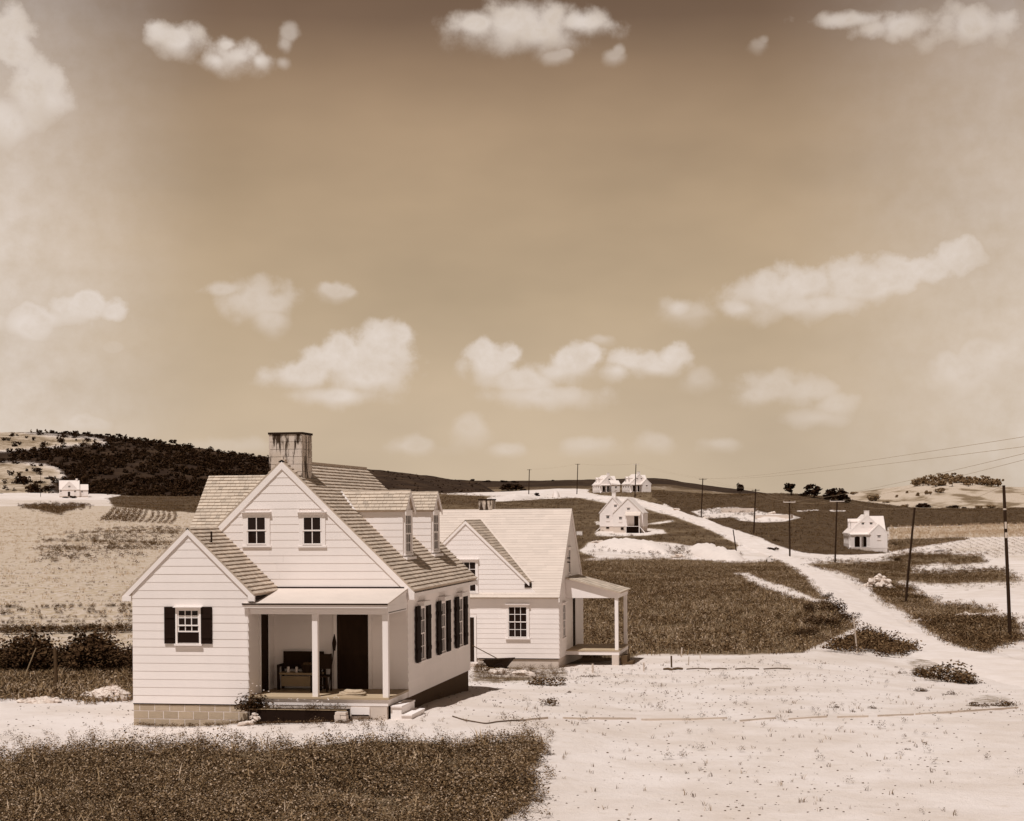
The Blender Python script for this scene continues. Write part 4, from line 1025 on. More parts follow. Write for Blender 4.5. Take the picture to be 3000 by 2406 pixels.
        h.wall((-.26, -2.07, 0), (0, 1, 0), (1, 0, 0), [(0, zb), (2.07, zb), (2.07, 3.42), (0, 3.42)], [(.82, 1.6, .7, 3.0)], proud=.024)
        m = MB(); m.prism([(-3.34, 0, zb), (-3.34, -2.07, zb), (-3.34, -2.07, 3.42), (-3.34, 0, 3.42)], (-.12, 0, 0)); h.part('wall', m, 'white')
        Lw = 1.755/.719; ya, yb_ = -2.115, -.012
        h.slope((-.075, ya, 3.43), (0, 1, 0), (-.719, 0, .695), [(0, 0), (yb_-ya, 0), (yb_-ya, Lw), (0, Lw)], mat=rm, courses=hi, t=.038)
        h.slope((-3.585, ya, 3.43), (0, 1, 0), (.719, 0, .695), [(0, 0), (y0-ya, 0), (y0-ya, Lw), (0, Lw)], mat=rm, courses=hi, one_by_one=False)
        h.rake([(-.075, ya-.002, 3.39), (-1.83, ya-.002, 5.09), (-3.585, ya-.002, 3.39)], .15, .05)
        m = MB(); m.box(-.255, -.085, ya+.07, yb_, 3.30, 3.36); h.part('soffit', m, 'shadow_wood' if hi else 'trim')  # dark wood stands in for the shadow under the wing eave
        m = MB(); m.box(-.24, -.06, ya-.012, ya+.05, 3.26, 3.39); m.box(-3.6, -3.36, ya-.012, ya+.05, 3.26, 3.39); h.part('eave_return', m, 'trim')
        m = MB(); m.box(-3.36, -3.30, -2.10, -2.03, zb, 3.42); m.box(-.30, -.24, -2.10, -2.03, zb, 3.30); h.part('corner_board', m, 'trim') if not hi else None
        if hi: m = MB(); m.box(-3.34, -.27, -2.075, -2.05, zb-.03, zb-.003); h.part('water_table', m, 'shadow_wood')
    else:                                                             # right part of the front flush with the gable, under the cross roof
        h.wall((0, -2.07, 0), (1, 0, 0), (0, -1, 0), [(-3.34, zb), (-.26, zb), (-.26, 3.9), (-3.34, 3.45)], [])
        h.window((0, -2.07, 0), (1, 0, 0), (0, -1, 0), -2.2, -1.5, 1.5, 2.75, 2, 2, cas=.07)
        m = MB(); m.prism([(-3.34, 0, zb), (-3.34, -2.07, zb), (-3.34, -2.07, 3.5), (-3.34, 0, 3.5)], (-.12, 0, 0)); h.part('wall', m, 'white')
        m = MB(); m.prism([(-3.6, -2.25, 3.38), (-.1, -2.25, 3.45), (-.1, .02, 5.0), (-3.6, .02, 4.9)], (0, 0, .08)); h.part('roof', m, rm)
    if hi: h.lay_shingles()
    return h

def cottage_B(root, hi=False, porch=True, wingx=False, left=-5.0):
    """cottage with its ridge across the view and a gable flush with the front; local x 0 = that gable's apex, wall face y 0"""
    h = House(root, False, hi); zb = -.44; xr = 3.81; rm = 'pale_roof' if hi else 'far_roof'
    gl = -2.55; ops = [(1.66, 2.60, .30, 1.76), (-.45, .51, 2.1, 3.6), (-.68, .43, -.7, 1.3)]
    yr = 3.5; ze = 2.16; zr = 5.60
    m = MB(); m.box(left+.04, xr-.03, .03, 7.0, -2.2, zb-.006); h.part('foundation', m, 'parge')
    if hi:
        m = MB(); m.box(.52, xr+.01, -.012, .02, zb-.035, zb-.004); h.part('water_table', m, 'shadow_wood')
    ol = [(left, zb), (xr, zb), (xr, ze+.02), (2.45, 2.62), (0, 5.02), (gl, 2.52), (gl-.4, ze), (left, ze)]
    # boards want convex outlines: lower wall and gable triangle
    h.wall((0, 0, 0), (1, 0, 0), (0, -1, 0), [(left, zb), (xr, zb), (xr, ze+.02), (left, ze+.02)], ops, expo=.2)
    h.wall((0, 0, 0), (1, 0, 0), (0, -1, 0), [(-2.9, ze+.02), (2.9, ze+.02), (0, 5.02)], ops, expo=.2, z_start=zb+.2*13)
    h.window((0, 0, 0), (1, 0, 0), (0, -1, 0), 1.74, 2.52, .40, 1.66, 3, 2, cas=.08, cap=.08)
    h.window((0, 0, 0), (1, 0, 0), (0, -1, 0), -.35, .43, 2.25, 3.48, 3, 2, cas=.08, cap=.08)
    h.door((0, 0, 0), (1, 0, 0), (0, -1, 0), -.55, .33, -.60, 1.21)
    if wingx: h.window((0, 0, 0), (1, 0, 0), (0, -1, 0), -3.4, -2.8, .6, 1.7, 2, 1, cas=.07)
    # right end gable
    ge = [(0, zb), (7.0, zb), (7.0, ze), (yr, zr-.12), (0, ze)]
    h.wall((xr, 0, 0), (0, 1, 0), (1, 0, 0), ge, [(.8, 1.66, .3, 1.8), (2.45, 3.2, 2.8, 4.0), (3.6, 4.5, -.3, 1.9)], expo=.2, proud=.022)
    if not wingx:
        h.window((xr, 0, 0), (0, 1, 0), (1, 0, 0), .86, 1.60, .36, 1.68, 3, 2, cas=.07)
        h.window((xr, 0, 0), (0, 1, 0), (1, 0, 0), 2.52, 3.12, 2.9, 3.9, 2, 1, cas=.07)
        h.door((xr, 0, 0), (0, 1, 0), (1, 0, 0), 3.6, 4.4, -.26, 1.8, cas=.08)
    m = MB(); m.prism([(left, 7.0, zb), (left, 0, zb), (left, 0, ze), (left, yr, zr-.12), (left, 7.0, ze)], (-.12, 0, 0)); h.part('wall', m, 'white')
    m = MB(); m.prism([(xr, 7.0, zb), (left, 7.0, zb), (left, 7.0, ze), (xr, 7.0, ze)], (0, .12, 0)); h.part('wall', m, 'white')
    # roofs
    oy = -.20; Lr = (yr-oy)/.719; x0, x1 = left-.1, xr+.06; b = np.array((0, .719, .695)); zo = zr-(yr-oy)*K
    h.slope((x0, oy, zo), (1, 0, 0), b, [(0, 0), (x1-x0, 0), (x1-x0, Lr), (0, Lr)], mat=rm, expo=.15, t=.012, courses=hi, one_by_one=False)
    h.slope((x0, 2*yr-oy, zo), (1, 0, 0), b*(1, -1, 1), [(0, 0), (x1-x0, 0), (x1-x0, Lr), (0, Lr)], mat=rm, courses=False)
    h.rake([(x1+.003, oy, zo-.03), (x1+.003, yr, zr-.03), (x1+.003, 2*yr-oy, zo-.03)], .16, .04, nrm=(1, 0, 0))
    h.rake([(x0-.003, oy, zo-.03), (x0-.003, yr, zr-.03), (x0-.003, 2*yr-oy, zo-.03)], .16, .04, nrm=(-1, 0, 0))
    gz_ = 5.17; gy = -.045; yv = yr-(zr-gz_)/K; Lg = 2.62/.719; ge_ = gz_-2.62*K
    yvb = yr-(zr-ge_)/K
    for sgn in (1, -1):
        h.slope((sgn*2.62, gy, ge_), (0, 1, 0), (-sgn*.719, 0, .695), [(0, 0), (max(yvb-gy, .02)+.03, 0), (yv-gy+.04, Lg), (0, Lg)], mat='shingle_side' if hi else rm, expo=.15, t=.022, courses=hi, one_by_one=False)
    h.rake([(2.62, gy-.002, ge_-.03), (0, gy-.002, gz_-.03), (-2.62, gy-.002, ge_-.03)], .13, .04)
    if hi:
        m = MB(); m.box(2.42, 2.66, gy+.01, yvb+.2, ge_-.22, ge_-.06); h.part('soffit', m, 'shadow_wood')  # dark box in place of the shadow under the gable eave
        a_ = np.array((2.62, yvb, ge_)); c_ = np.array((0, yv, gz_)); nn = np.array((0, -K, 1))/math.hypot(K, 1); sd = np.array((.10, 0, 0))
        m = MB(); m.prism([a_+nn*.03, a_+sd+nn*.03, c_+sd+nn*.03, c_+nn*.03], nn*.02); h.part('flashing', m, 'pale_roof')
    if wingx:                                                         # lower wing to the right
        wx1 = xr+3.2
        h.wall((0, .6, 0), (1, 0, 0), (0, -1, 0), [(xr, zb), (wx1, zb), (wx1, 1.95), (xr, 1.95)], [])
        h.window((0, .6, 0), (1, 0, 0), (0, -1, 0), xr+.55, xr+1.25, .35, 1.5, 2, 2, cas=.07)
        m = MB(); m.prism([(wx1, .6, -2), (wx1, 5.6, -2), (wx1, 5.6, 1.9), (wx1, 3.1, 3.9), (wx1, .6, 1.9)], (.12, 0, 0)); h.part('wall', m, 'white')
        m = MB(); m.box(xr, wx1-.05, .65, 5.5, -2, zb-.01); h.part('foundation', m, 'parge')
        for sgn, yy in ((1, .4), (-1, 5.8)):
            m = MB(); m.prism([(xr, yy, 1.85), (wx1+.1, yy, 1.85), (wx1+.1, 3.1, 4.05), (xr, 3.1, 4.05)], (0, 0, .08)); h.part('roof', m, rm)
        h.chimney(2.4, 3.2, 3.1, 3.9, 4.6, 6.3, 'trim')
        m = MB()
        for j in range(3): m.box(.33, 1.3, -.3-.28*j-.28, -.3-.28*j if j else 0, -2, -.62-.2*j)
        h.part('step', m, 'parge')
    else:
        h.chimney(-.15, .43, 3.46, 4.3, 4.9, 6.05, 'chimney')
        m = MB()
        for xx, z_ in ((.0, .28), (.0, .12)):
            pass
        m.tube([(xr+.02, 2.3, 3.55), (xr+.14, 2.3, 3.55)], .03, 6); m.tube([(xr+.02, 2.3, 3.38), (xr+.14, 2.3, 3.38)], .03, 6); h.part('insulator', m, 'dark')
        m = MB(); m.box(-.62, .45, -.28, -.004, -1.5, -.66); h.part('step', m, 'parge'); m = MB(); m.box(-.66, .48, -.05, -.003, -.66, -.6); h.part('step', m, 'trim')
    if porch:
        px1 = xr+2.23; ya, yb = 1.84, 5.2; pz = -.24
        m = MB(); m.box(xr+.02, px1, ya, yb, pz-.05, pz); h.part('porch_floor', m, 'floor')
        m = MB(); m.box(xr+.02, px1-.02, ya+.02, ya+.07, pz-.2, pz-.052); m.box(px1-.07, px1-.02, ya+.071, yb-.02, pz-.2, pz-.052); h.part('porch_skirt', m, 'trim')
        for yy in (ya+.03, yb-.16): m = MB(); m.box(px1-.19, px1-.05, yy, yy+.14, pz+.001, 1.91); h.part('porch_post', m, 'trim')
        m = MB(); m.prism([(xr+.02, ya+.02, 1.91), (px1-.02, ya+.02, 1.91), (px1-.02, ya+.02, 2.14), (xr+.02, ya+.02, 2.70)], (0, -.09, 0)); h.part('porch_beam', m, 'trim')
        m = MB(); m.prism([(xr+.02, yb-.02, 1.91), (px1-.02, yb-.02, 1.91), (px1-.02, yb-.02, 2.14), (xr+.02, yb-.02, 2.70)], (0, -.09, 0)); m.box(px1-.13, px1-.03, ya+.112, yb-.112, 1.91, 2.13); h.part('porch_beam', m, 'trim')
        sl = np.array((-(px1-xr), 0, .60)); Lp = np.linalg.norm(sl)
        h.slope((px1+.09, ya-.12, 2.145), (0, 1, 0), sl, [(0, 0), (yb-ya+.24, 0), (yb-ya+.24, Lp+.05), (0, Lp+.05)], mat='shingle', expo=.15, t=.016, courses=hi, one_by_one=False, thick=.05)
        for yy in (ya+.02, yb-.3): m = MB(); m.box(px1-.32, px1-.04, yy, yy+.28, -2.0, pz-.202); h.part('pier', m, 'parge')
        m = MB(); m.box(px1+.02, px1+.28, ya+.3, ya+1.3, -1.2, pz-.25); m.box(px1+.28, px1+.5, ya+.3, ya+1.3, -1.2, pz-.5); h.part('step', m, 'postwood')
    if hi:
        h.lay_shingles(0)
    return h

# ---- the near house
near = thing('cottage', (-14.04, 43.27, 0), 'large white clapboard cottage in front, with sooty block chimney, two dormers and recessed porch', 'house', 'white cottages of the settlement')
cottage_A(near, hi=True)
second = thing('cottage', (-14.30, 68.0, 0), 'white clapboard cottage directly behind the near house, with end porch on piers', 'house', 'white cottages of the settlement')
cottage_B(second, hi=True)
def settle(p, z_local): return (p[0], p[1], p[2]-z_local)
def place_house(px, py, x_loc, y_loc, z_loc, rz, label, Zfix=None):
    if Zfix: zq = float(gz_uZ(np.array(float(px)), np.array(float(Zfix)), False))
    """put a house so that its local ground point lands on the land seen at a pixel"""
    if Zfix: p = np.array([*uZ_xy(float(px), float(Zfix)), zq])
    else: p, Z_ = at(px, py, False)
    c, s_ = math.cos(rz), math.sin(rz)
    return thing('cottage', (p[0]-(x_loc*c-y_loc*s_), p[1]-(x_loc*s_+y_loc*c), p[2]-z_loc), label, 'house', 'white cottages of the settlement', rz)
hr = place_house(2546, 1616, 0, -2.07, .05, .11, 'small white cottage alone on bare ground at far right, with arched lattice porch')
cottage_A(hr, mir=True, lattice=True)
pr_ = place_house(1880, 1439.5, 0, -2.07, .66, .45, 'right one of the white hilltop cottage pair, with two windows in its gable', 572)
cottage_A(pr_, mir=True)
pl_ = place_house(1790, 1440.5, 0, -2.07, .66, .45, 'left one of the white hilltop cottage pair, with one window in its gable', 598)
cottage_A(pl_, mir=True, wing=False)
hl = place_house(211, 1457, 1.0, 0, -.9, .45, 'small white cottage with right end chimney below the dark wooded hill at far left')
cottage_B(hl, porch=False, wingx=True, left=-3.6)
# ---- the twin-gabled house below the hilltop pair
hm = place_house(1834, 1561, 2.0, 0, -1.35, -.03, 'white twin-gabled cottage between the hilltop pair and the sand heaps, with small porch')
h = House(hm, False, False)
def gable_box(x0, x1, y0, y1, zb, ze, zr, ov=.2, roof='far_roof'):
    xc = (x0+x1)/2
    h.wall((0, y0, 0), (1, 0, 0), (0, -1, 0), [(x0, zb), (x1, zb), (x1, ze), (xc, zr-.1), (x0, ze)])
    m = MB(); m.prism([(x1, y1, zb), (x0, y1, zb), (x0, y1, ze), (xc, y1, zr-.1), (x1, y1, ze)], (0, .1, 0)); h.part('wall', m, 'white')
    for xx, n in ((x0, -1), (x1, 1)):
        m = MB(); m.box(xx-.06, xx+.06, y0+.12, y1-.12, zb, ze); h.part('wall', m, 'white')
    for sg in (1, -1):
        xe = x1+ov if sg > 0 else x0-ov; zl = ze-ov*(zr-ze)/(xc-x0)
        m = MB(); m.prism([(xe, y0-.12, zl), (xe, y1+.12, zl), (xc, y1+.12, zr), (xc, y0-.12, zr)], (0, 0, .1)); h.part('roof', m, roof)
    h.rake([(x1+ov, y0-.125, ze-ov-.05), (xc, y0-.125, zr-.05), (x0-ov, y0-.125, ze-ov-.05)], .2, .04)
gable_box(-.75, 5.6, 0, 7.5, -.05, 3.0, 6.1)
gable_box(-4.1, 1.4, 3.4, 9.5, -.05, 3.1, 6.35)
m = MB(); m.box(-.7, 5.55, .05, 7.4, -2.4, -.06); h.part('foundation', m, 'parge'); m = MB(); m.box(-4.05, 1.3, 3.45, 9.4, -2.4, -.06); h.part('foundation', m, 'parge')
F1 = ((0, 0, 0), (1, 0, 0), (0, -1, 0)); F2 = ((0, 3.4, 0), (1, 0, 0), (0, -1, 0))
h.window(*F1, 2.25, 2.85, 3.0, 3.9, 2, 2, cas=.07); h.window(*F1, .55, 1.15, .9, 2.0, 2, 2, cas=.07)
h.window(*F2, -1.0, -.4, 3.6, 4.6, 2, 2, cas=.07); h.window(*F2, -2.7, -2.05, 1.1, 2.3, 2, 2, cas=.07)
m = MB(); m.box(.9, 1.5, -.01, .05, -.75, -.2); m.box(-2.75, -2.1, 3.38, 3.45, -.5, -.15); h.part('cellar_window', m, 'dark')
h.door((0, -.004, 0), (1, 0, 0), (0, -1, 0), 3.75, 4.65, .05, 2.15, cas=.08)
m = MB(); m.box(2.1, 5.1, -1.6, -.01, -.05, .03); h.part('porch_floor', m, 'trim')
for a in (2.15, 4.95): m = MB(); m.box(a, a+.12, -1.55, -1.43, .031, 2.2); h.part('porch_post', m, 'trim')
m = MB(); m.prism([(1.95, -1.8, 2.3), (5.25, -1.8, 2.3), (5.25, -.01, 3.05), (1.95, -.01, 3.05)], (0, 0, .1)); h.part('porch_roof', m, 'pale_roof')
for a in (2.15, 4.95): m = MB(); m.box(a, a+.14, -1.55, -1.41, -2.4, -.051); h.part('pier', m, 'trim')
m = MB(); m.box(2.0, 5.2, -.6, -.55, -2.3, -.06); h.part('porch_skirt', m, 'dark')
m = MB(); m.prism([(5.1, -1.5, .0), (5.1, -1.5, -.15), (6.1, -1.5, -1.35), (6.3, -1.5, -1.3)], (0, -.1, 0)); h.part('step', m, 'trim')
m = MB(); m.prism([(-4.15, 4.6, -.1), (-4.15, 4.6, -.3), (-5.3, 4.6, -1.4), (-5.4, 4.6, -1.2)], (0, -.9, 0)); h.part('step', m, 'trim')
m = MB(); m.box(-1.75, -.95, 5.2, 6.0, 5.6, 7.15); ch_ = h.part('chimney', m, 'trim')
m = MB(); m.box(-1.8, -.9, 5.15, 6.05, 7.15, 7.25); h.part('chimney_cap', m, 'trim', ch_)

# ---------------------------------------------------------------- things about the near house (world coordinates)
g0 = float(gz(-13, 40.9))
# long dark flower trough on stone stacks before the porch
tr = thing('planter', (-12.85, 40.78, .22), 'long dark wooden flower trough propped on stones in front of the porch', 'planter')
m = MB(); x0, x1 = -1.26, 1.22
m.box(x0, x1, -.02, .02, .03, .36); build('front_board', m, 'dark', tr)
m = MB(); m.box(x0, x1, .32, .36, .03, .36); build('back_board', m, 'dark', tr)
for xx in (x0, x1-.04): m = MB(); m.prism([(xx+.041, -.018, .0), (xx+.041, .34, .0), (xx+.041, .34, .37), (xx+.041, -.018, .37)], (.042, 0, 0)); build('end_board', m, 'dark', tr, fix=True)
m = MB(); m.box(x0+.04, x1-.04, .02, .32, .02, .27); build('soil', m, 'postwood', tr)
m = MB(); m.box(x0-.02, x1+.02, -.035, .005, .361, .378); build('rim', m, 'greywood', tr)
m = MB(); m.box(x0+.1, x1-.1, .0, .3, -.28, .015); build('base', m, 'dark', tr)  # dark box fills in the shade below the trough
def plant(name, x, y, z, variants, n, spread, sc, mat, label, cat, flowers=0, seed=1, group=None):
    rg = np.random.default_rng(seed); t_ = thing(name, (x, y, z), label, cat, group); V = MB()
    for i in range(n):
        v, fs = variants[rg.integers(len(variants))]; a = rg.uniform(0, 6.28); s_ = sc*rg.uniform(.7, 1.2); c_, d_ = math.cos(a), math.sin(a)
        ox, oy = rg.normal(0, spread[0]), rg.normal(0, spread[1])
        V.add(np.stack([(v[:, 0]*c_-v[:, 1]*d_)*s_+ox, (v[:, 0]*d_+v[:, 1]*c_)*s_+oy, v[:, 2]*s_], -1), fs)
    build('foliage', V, mat, t_)
    if flowers:
        F_ = MB()
        for i in range(flowers): F_.blob((rg.normal(0, spread[0]*1.2), rg.normal(-.02, spread[1]), rg.uniform(.12, .3)*sc*2), .022, .022, .012, i, .2, 6, 3)
        build('blossoms', F_, 'insul', t_)
    return t_
plant('flowering_shrub', -14.08, 40.92, .45, CLV, 22, (.12, .10), 1.35, 'shrub', 'bushy flowering plant at the left end of the dark trough', 'plant', 10, 3)
sd = 11
for x_, s_, lb in ((-13.55, .38, 'first low trailing plant from the left in the dark trough'), (-13.0, .42, 'low flowering plant in the middle left of the dark trough'), (-12.55, .48, 'low flowering plant in the middle right of the dark trough'), (-12.0, .5, 'low flowering plant at the right end of the dark trough')):
    plant('petunia', x_, 40.86, .54, CLV, 10, (.17, .07), s_*1.25, 'leaf', lb, 'plant', 9, sd, 'low plants in the flower trough'); sd += 1
def stonepile(name, loc, items, label, cat='stone pile', mat='stone', part='stone'):
    t_ = thing(name, loc, label, cat); rg = random.Random(hash(label) % 1000 if False else len(label)); protos = []
    for i in range(6):
        m = MB(); m.blob((0, 0, 0), .5, .36, .26, i+40, .3, 7, 4); me = m.mesh(part, MT[mat]); protos.append(me)
    for i, (x, y, z, s_) in enumerate(items):
        o = put(part, protos[i % 6], t_, (x, y, z), rg.uniform(0, 6.28), (s_*rg.uniform(.8, 1.3), s_*rg.uniform(.8, 1.2), s_*rg.uniform(.7, 1.1)))
        o.rotation_euler = (rg.uniform(-.3, .3), rg.uniform(-.3, .3), rg.uniform(0, 6.28))
    return t_
stonepile('stone_stack', (-13.98, 40.70, g0), [(0, 0, .04, .26), (.08, -.05, .13, .22), (-.08, .05, .15, .2), (.02, 0, .22, .2), (-.22, -.2, .0, .30), (-.08, -.16, .02, .28)], 'rough pale stones under the left end of the dark trough')
t_ = thing('stone_stack', (-11.72, 40.66, float(gz(-11.7, 40.66))), 'small stack of squared stones under the right end of the dark trough', 'stone pile')
for i, (xa, xb, za, zb_) in enumerate(((-.14, .03, 0, .10), (.04, .17, 0, .09), (-.15, -.0, .105, .2), (.01, .15, .095, .19), (-.13, .14, .205, .27))):
    m = MB(); m.box(xa, xb, -.1, .12, za-.06 if za == 0 else za, zb_); build('stone', m, 'stone', t_)
# folded burlap on the edge of the porch
t_ = thing('burlap_sack', (-11.72, 41.62, .862), 'folded burlap sack lying on the porch edge', 'sack')
m = MB()
for k_, (rx, ry, z0, z1) in enumerate(((.38, .17, .0, .05), (.35, .16, .045, .085), (.26, .13, .08, .14))):
    n = 14; vs = []; rg = random.Random(k_+5)
    for j, (zz_, sc_) in enumerate(((z0, .96), ((z0+z1)/2, 1.02), (z1, .8))):
        for i in range(n):
            a = 2*math.pi*i/n; kx = sc_*(1+rg.uniform(-.05, .05)); e_ = abs(math.cos(a))**.7*math.copysign(1, math.cos(a)); f_ = abs(math.sin(a))**.7*math.copysign(1, math.sin(a))
            vs.append((rx*e_*kx + (.03*k_), ry*f_*kx, zz_+rg.uniform(-.006, .006)+(.02*math.sin(a*2+k_) if j else 0)))
    vs.append((.03*k_, 0, z1+.012)); fs = [(j*n+i, j*n+(i+1) % n, (j+1)*n+(i+1) % n, (j+1)*n+i) for j in range(2) for i in range(n)] + [(2*n+i, 2*n+(i+1) % n, 3*n) for i in range(n)]
    o_ = MB(); o_.add(vs, fs); build('fold', o_, 'cloth', t_, fix=True, smooth=True)
# bench, jars, chair and broom in the shade of the porch
t_ = thing('bench', (-13.45, 42.98, .862), 'dark high-backed wooden bench against the porch wall', 'bench')
for nm, bb in (('backrest', (-.55, .55, .16, .20, .52, .98)), ('seat', (-.56, .56, -.24, .2, .40, .45)), ('apron', (-.5, .5, -.2, -.16, .1, .36)), ('armrest', (-.6, -.54, -.24, .2, .6, .66)), ('armrest', (.54, .6, -.24, .2, .6, .66)), ('leg', (-.6, -.54, -.24, -.18, 0, .599)), ('leg', (.54, .6, -.24, -.18, 0, .599)), ('leg', (-.6, -.54, .14, .2, 0, .599)), ('leg', (.54, .6, .14, .2, 0, .599))):
    m = MB(); m.box(*bb); build(nm, m, 'greywood' if nm in ('seat', 'apron') else 'shadow_wood', t_)
for i, (x_, lb) in enumerate(((-13.78, 'pale jar at the left end of the dark porch bench'), (-13.55, 'paler tall jar on the dark porch bench'))):
    t2 = thing('jar', (x_, 42.86, 1.314), lb, 'jar'); m = MB(); m.tube([(0, 0, 0), (0, 0, .12), (0, 0, .15)], [.04, .04, .028], 10); build('glass_body', m, 'insul', t2); m = MB(); m.tube([(0, 0, .151), (0, 0, .175)], .034, 10); build('lid', m, 'steel', t2)
t_ = thing('basket', (-13.25, 42.86, 1.314), 'dark lumpy basket heaped on the right end of the porch bench', 'basket'); m = MB(); m.tube([(0, 0, 0), (0, 0, .2)], [.14, .19], 12); build('basket_body', m, 'shadow_wood', t_); m = MB(); [m.blob((random.uniform(-.1, .1), random.uniform(-.1, .1), .22), .08, .08, .06, i, .2, 6, 4) for i in range(6)]; build('contents', m, 'postwood', t_)
t_ = thing('wooden_chair', (-12.80, 42.55, .862), 'dark wooden chair beside the porch bench, left of the door', 'chair')
for nm, bb in (('seat', (-.22, .24, -.22, .2, .38, .42)), ('leg', (-.22, -.18, -.22, -.18, 0, .38)), ('leg', (.2, .24, -.22, -.18, 0, .38)), ('leg', (-.22, -.18, .16, .2, 0, .96)), ('leg', (.2, .24, .16, .2, 0, .96)), ('backrest', (-.179, .199, .165, .19, .56, .95)), ('stretcher', (-.179, .199, -.21, -.19, .15, .18))):
    m = MB(); m.box(*bb); build(nm, m, 'shadow_wood', t_)
t_ = thing('broom', (-12.66, 43.0, .862), 'broom leaning upside down against the porch wall by the door', 'broom')
m = MB(); m.tube([(0, -.28, 0), (.03, .20, 1.1)], .013, 7); build('handle', m, 'shadow_wood', t_); m = MB(); m.tube([(.03, .20, 1.0), (.033, .215, 1.2), (.04, .225, 1.5)], [.035, .06, .008], 7); build('bristles', m, 'shadow_wood', t_)
# garden hose, left
def wire(name, pts, r, mat, label, cat, group=None, n=6):
    m = MB(); m.tube(pts, r, n); o = build(name, m, mat); return meta(o, label, cat, group)
pts = [at(x/1.437+1500, y/1.437+1800)[0]+np.array((0, 0, .02)) for x, y in [(-250, 432), (-210, 445), (-160, 455), (-110, 462), (-60, 455), (0, 450), (60, 448)]]
wire('garden_hose', smoothline(pts, 40), .016, 'postwood', 'dark hose curving over the sand right of the porch steps', 'hose')
# the edging boards that run across the bare ground
ed = [((60,448),(150,440)),((215,440),(320,444)),((320,441),(522,443)),((545,447),(780,445)),((780,444),(905,440)),((960,452),(1110,440)),((1165,445),(1325,434)),((1370,436),(1500,433)),((1540,431),(1690,425)),((1700,424),(1900,411)),((1900,411),(2130,396))]
lb = ['short board left of the edging line, nearest the porch steps','second board from the left in the long edging line','long dark-edged board in the left half of the edging line','longest board in the middle of the edging line','pale board right of the longest edging board','board lying crooked across the edging line','pale board right of the crooked edging board','dark-edged board in the right half of the edging line','thin dark board right of the dark-edged edging board','thin pale board near the right end of the edging line','last board of the edging line, at the right edge']
for (a, b), l_ in zip(ed, lb):
    pa, pb = at(1500+a[0]/1.437, 1800+a[1]/1.437)[0], at(1500+b[0]/1.437, 1800+b[1]/1.437)[0]; n = 8
    m = MB(); d = (pb-pa); L_ = np.linalg.norm(d[:2]); e = d/np.linalg.norm(d); sdv = np.array((-e[1], e[0], 0)); sdv /= np.linalg.norm(sdv)
    c = (pa+pb)/2; m.obox(c+np.array((0, 0, .018)), e, sdv, np.cross(e, sdv), L_/2, .02, .03)
    meta(build('edging_board', m, 'wood'), l_, 'board', 'boards laid in a line across the bare ground')
for i, ((xa, xb), l_) in enumerate(zip(((640,672),(678,718),(735,830),(840,905),(940,1040),(1060,1175)), ('short dark stick at the left of the far row on bare ground','second dark stick of the far row on bare ground','third dark stick of the far row on bare ground','fourth stick of the far row on bare ground','fifth thin stick of the far row on bare ground','last thin stick of the far row on bare ground'))):
    pa, pb = at(1500+xa/1.437, 1800+235/1.437)[0], at(1500+xb/1.437, 1800+(233 if i else 236)/1.437)[0]; m = MB(); m.tube([pa+np.array((0, 0, .04)), (pa+pb)/2+np.array((0, .05, .06)), pb+np.array((0, 0, .03))], .05 if i < 2 else .025, 6); meta(build('stick', m, 'postwood'), l_, 'stick', 'sticks in a row beyond the bare ground')
# stakes
def stake(x, y0, y1, w, mat, label, x1=None, fx=lambda v: 1500+v/1.437, fy=lambda v: 1800+v/1.437, group='survey stakes', cat='stake', name='stake', rnd=False):
    p, Z_ = at(fx(x), fy(y1)); hgt = (fy(y1)-fy(y0))*Z_/FPX; dx = ((fx(x1 if x1 is not None else x)-fx(x)))*Z_/FPX; m = MB()
    tp = p + Rv*dx + np.array((0, 0, hgt))
    if rnd: m.tube([p-np.array((0, 0, .2)), p*.5+tp*.5+Rv*dx*.04, tp], [w, w*.92, w*.8], 8)
    else: m.tube([p-np.array((0, 0, .2)), tp], w, 4)
    return meta(build(name, m, mat), label, cat, group)
for x, a, b, w, mt, x1, lb in ((672, 175, 224, .035, 'postwood', 671, 'dark stake right of the end porch'), (711, 140, 180, .03, 'wood', 716, 'pale leaning stake at the field edge'), (743, 178, 214, .014, 'greywood', 745, 'thin stake right of the dark stake'), (793, 157, 186, .02, 'wood', 792, 'thin pale stake, rightmost by the field edge'),
        (340, 208, 246, .035, 'wood', 340, 'pale square stake below the second house window'), (555, 204, 240, .028, 'wood', 555, 'pale stake below the end porch of the second house'), (1455, 160, 20, .03, 'wood', 1440, None), (1330, 440, 425, .012, 'greywood', 1330, None)):
    if lb: stake(x, a, b, w, mt, lb, x1)
stake(1455, 20, 165, .035, 'wood', 'tall thin pale stick leaning on the sandy bank beside the road', 1440)
# fence post and leaning stick at left
fE = dict(fx=lambda v: 40+v/3.08, fy=lambda v: 1660+v/3.08)
stake(388, 732, 1095, .062, 'postwood', 'dark fence post standing in tall grass left of the near house', 374, group=None, cat='post', name='fence_post', rnd=True, **fE)
stake(60, 735, 1060, .022, 'greywood', 'thin stick leaning at the left edge behind the grass', 205, group=None, cat='stick', name='leaning_stick', rnd=True, **fE)
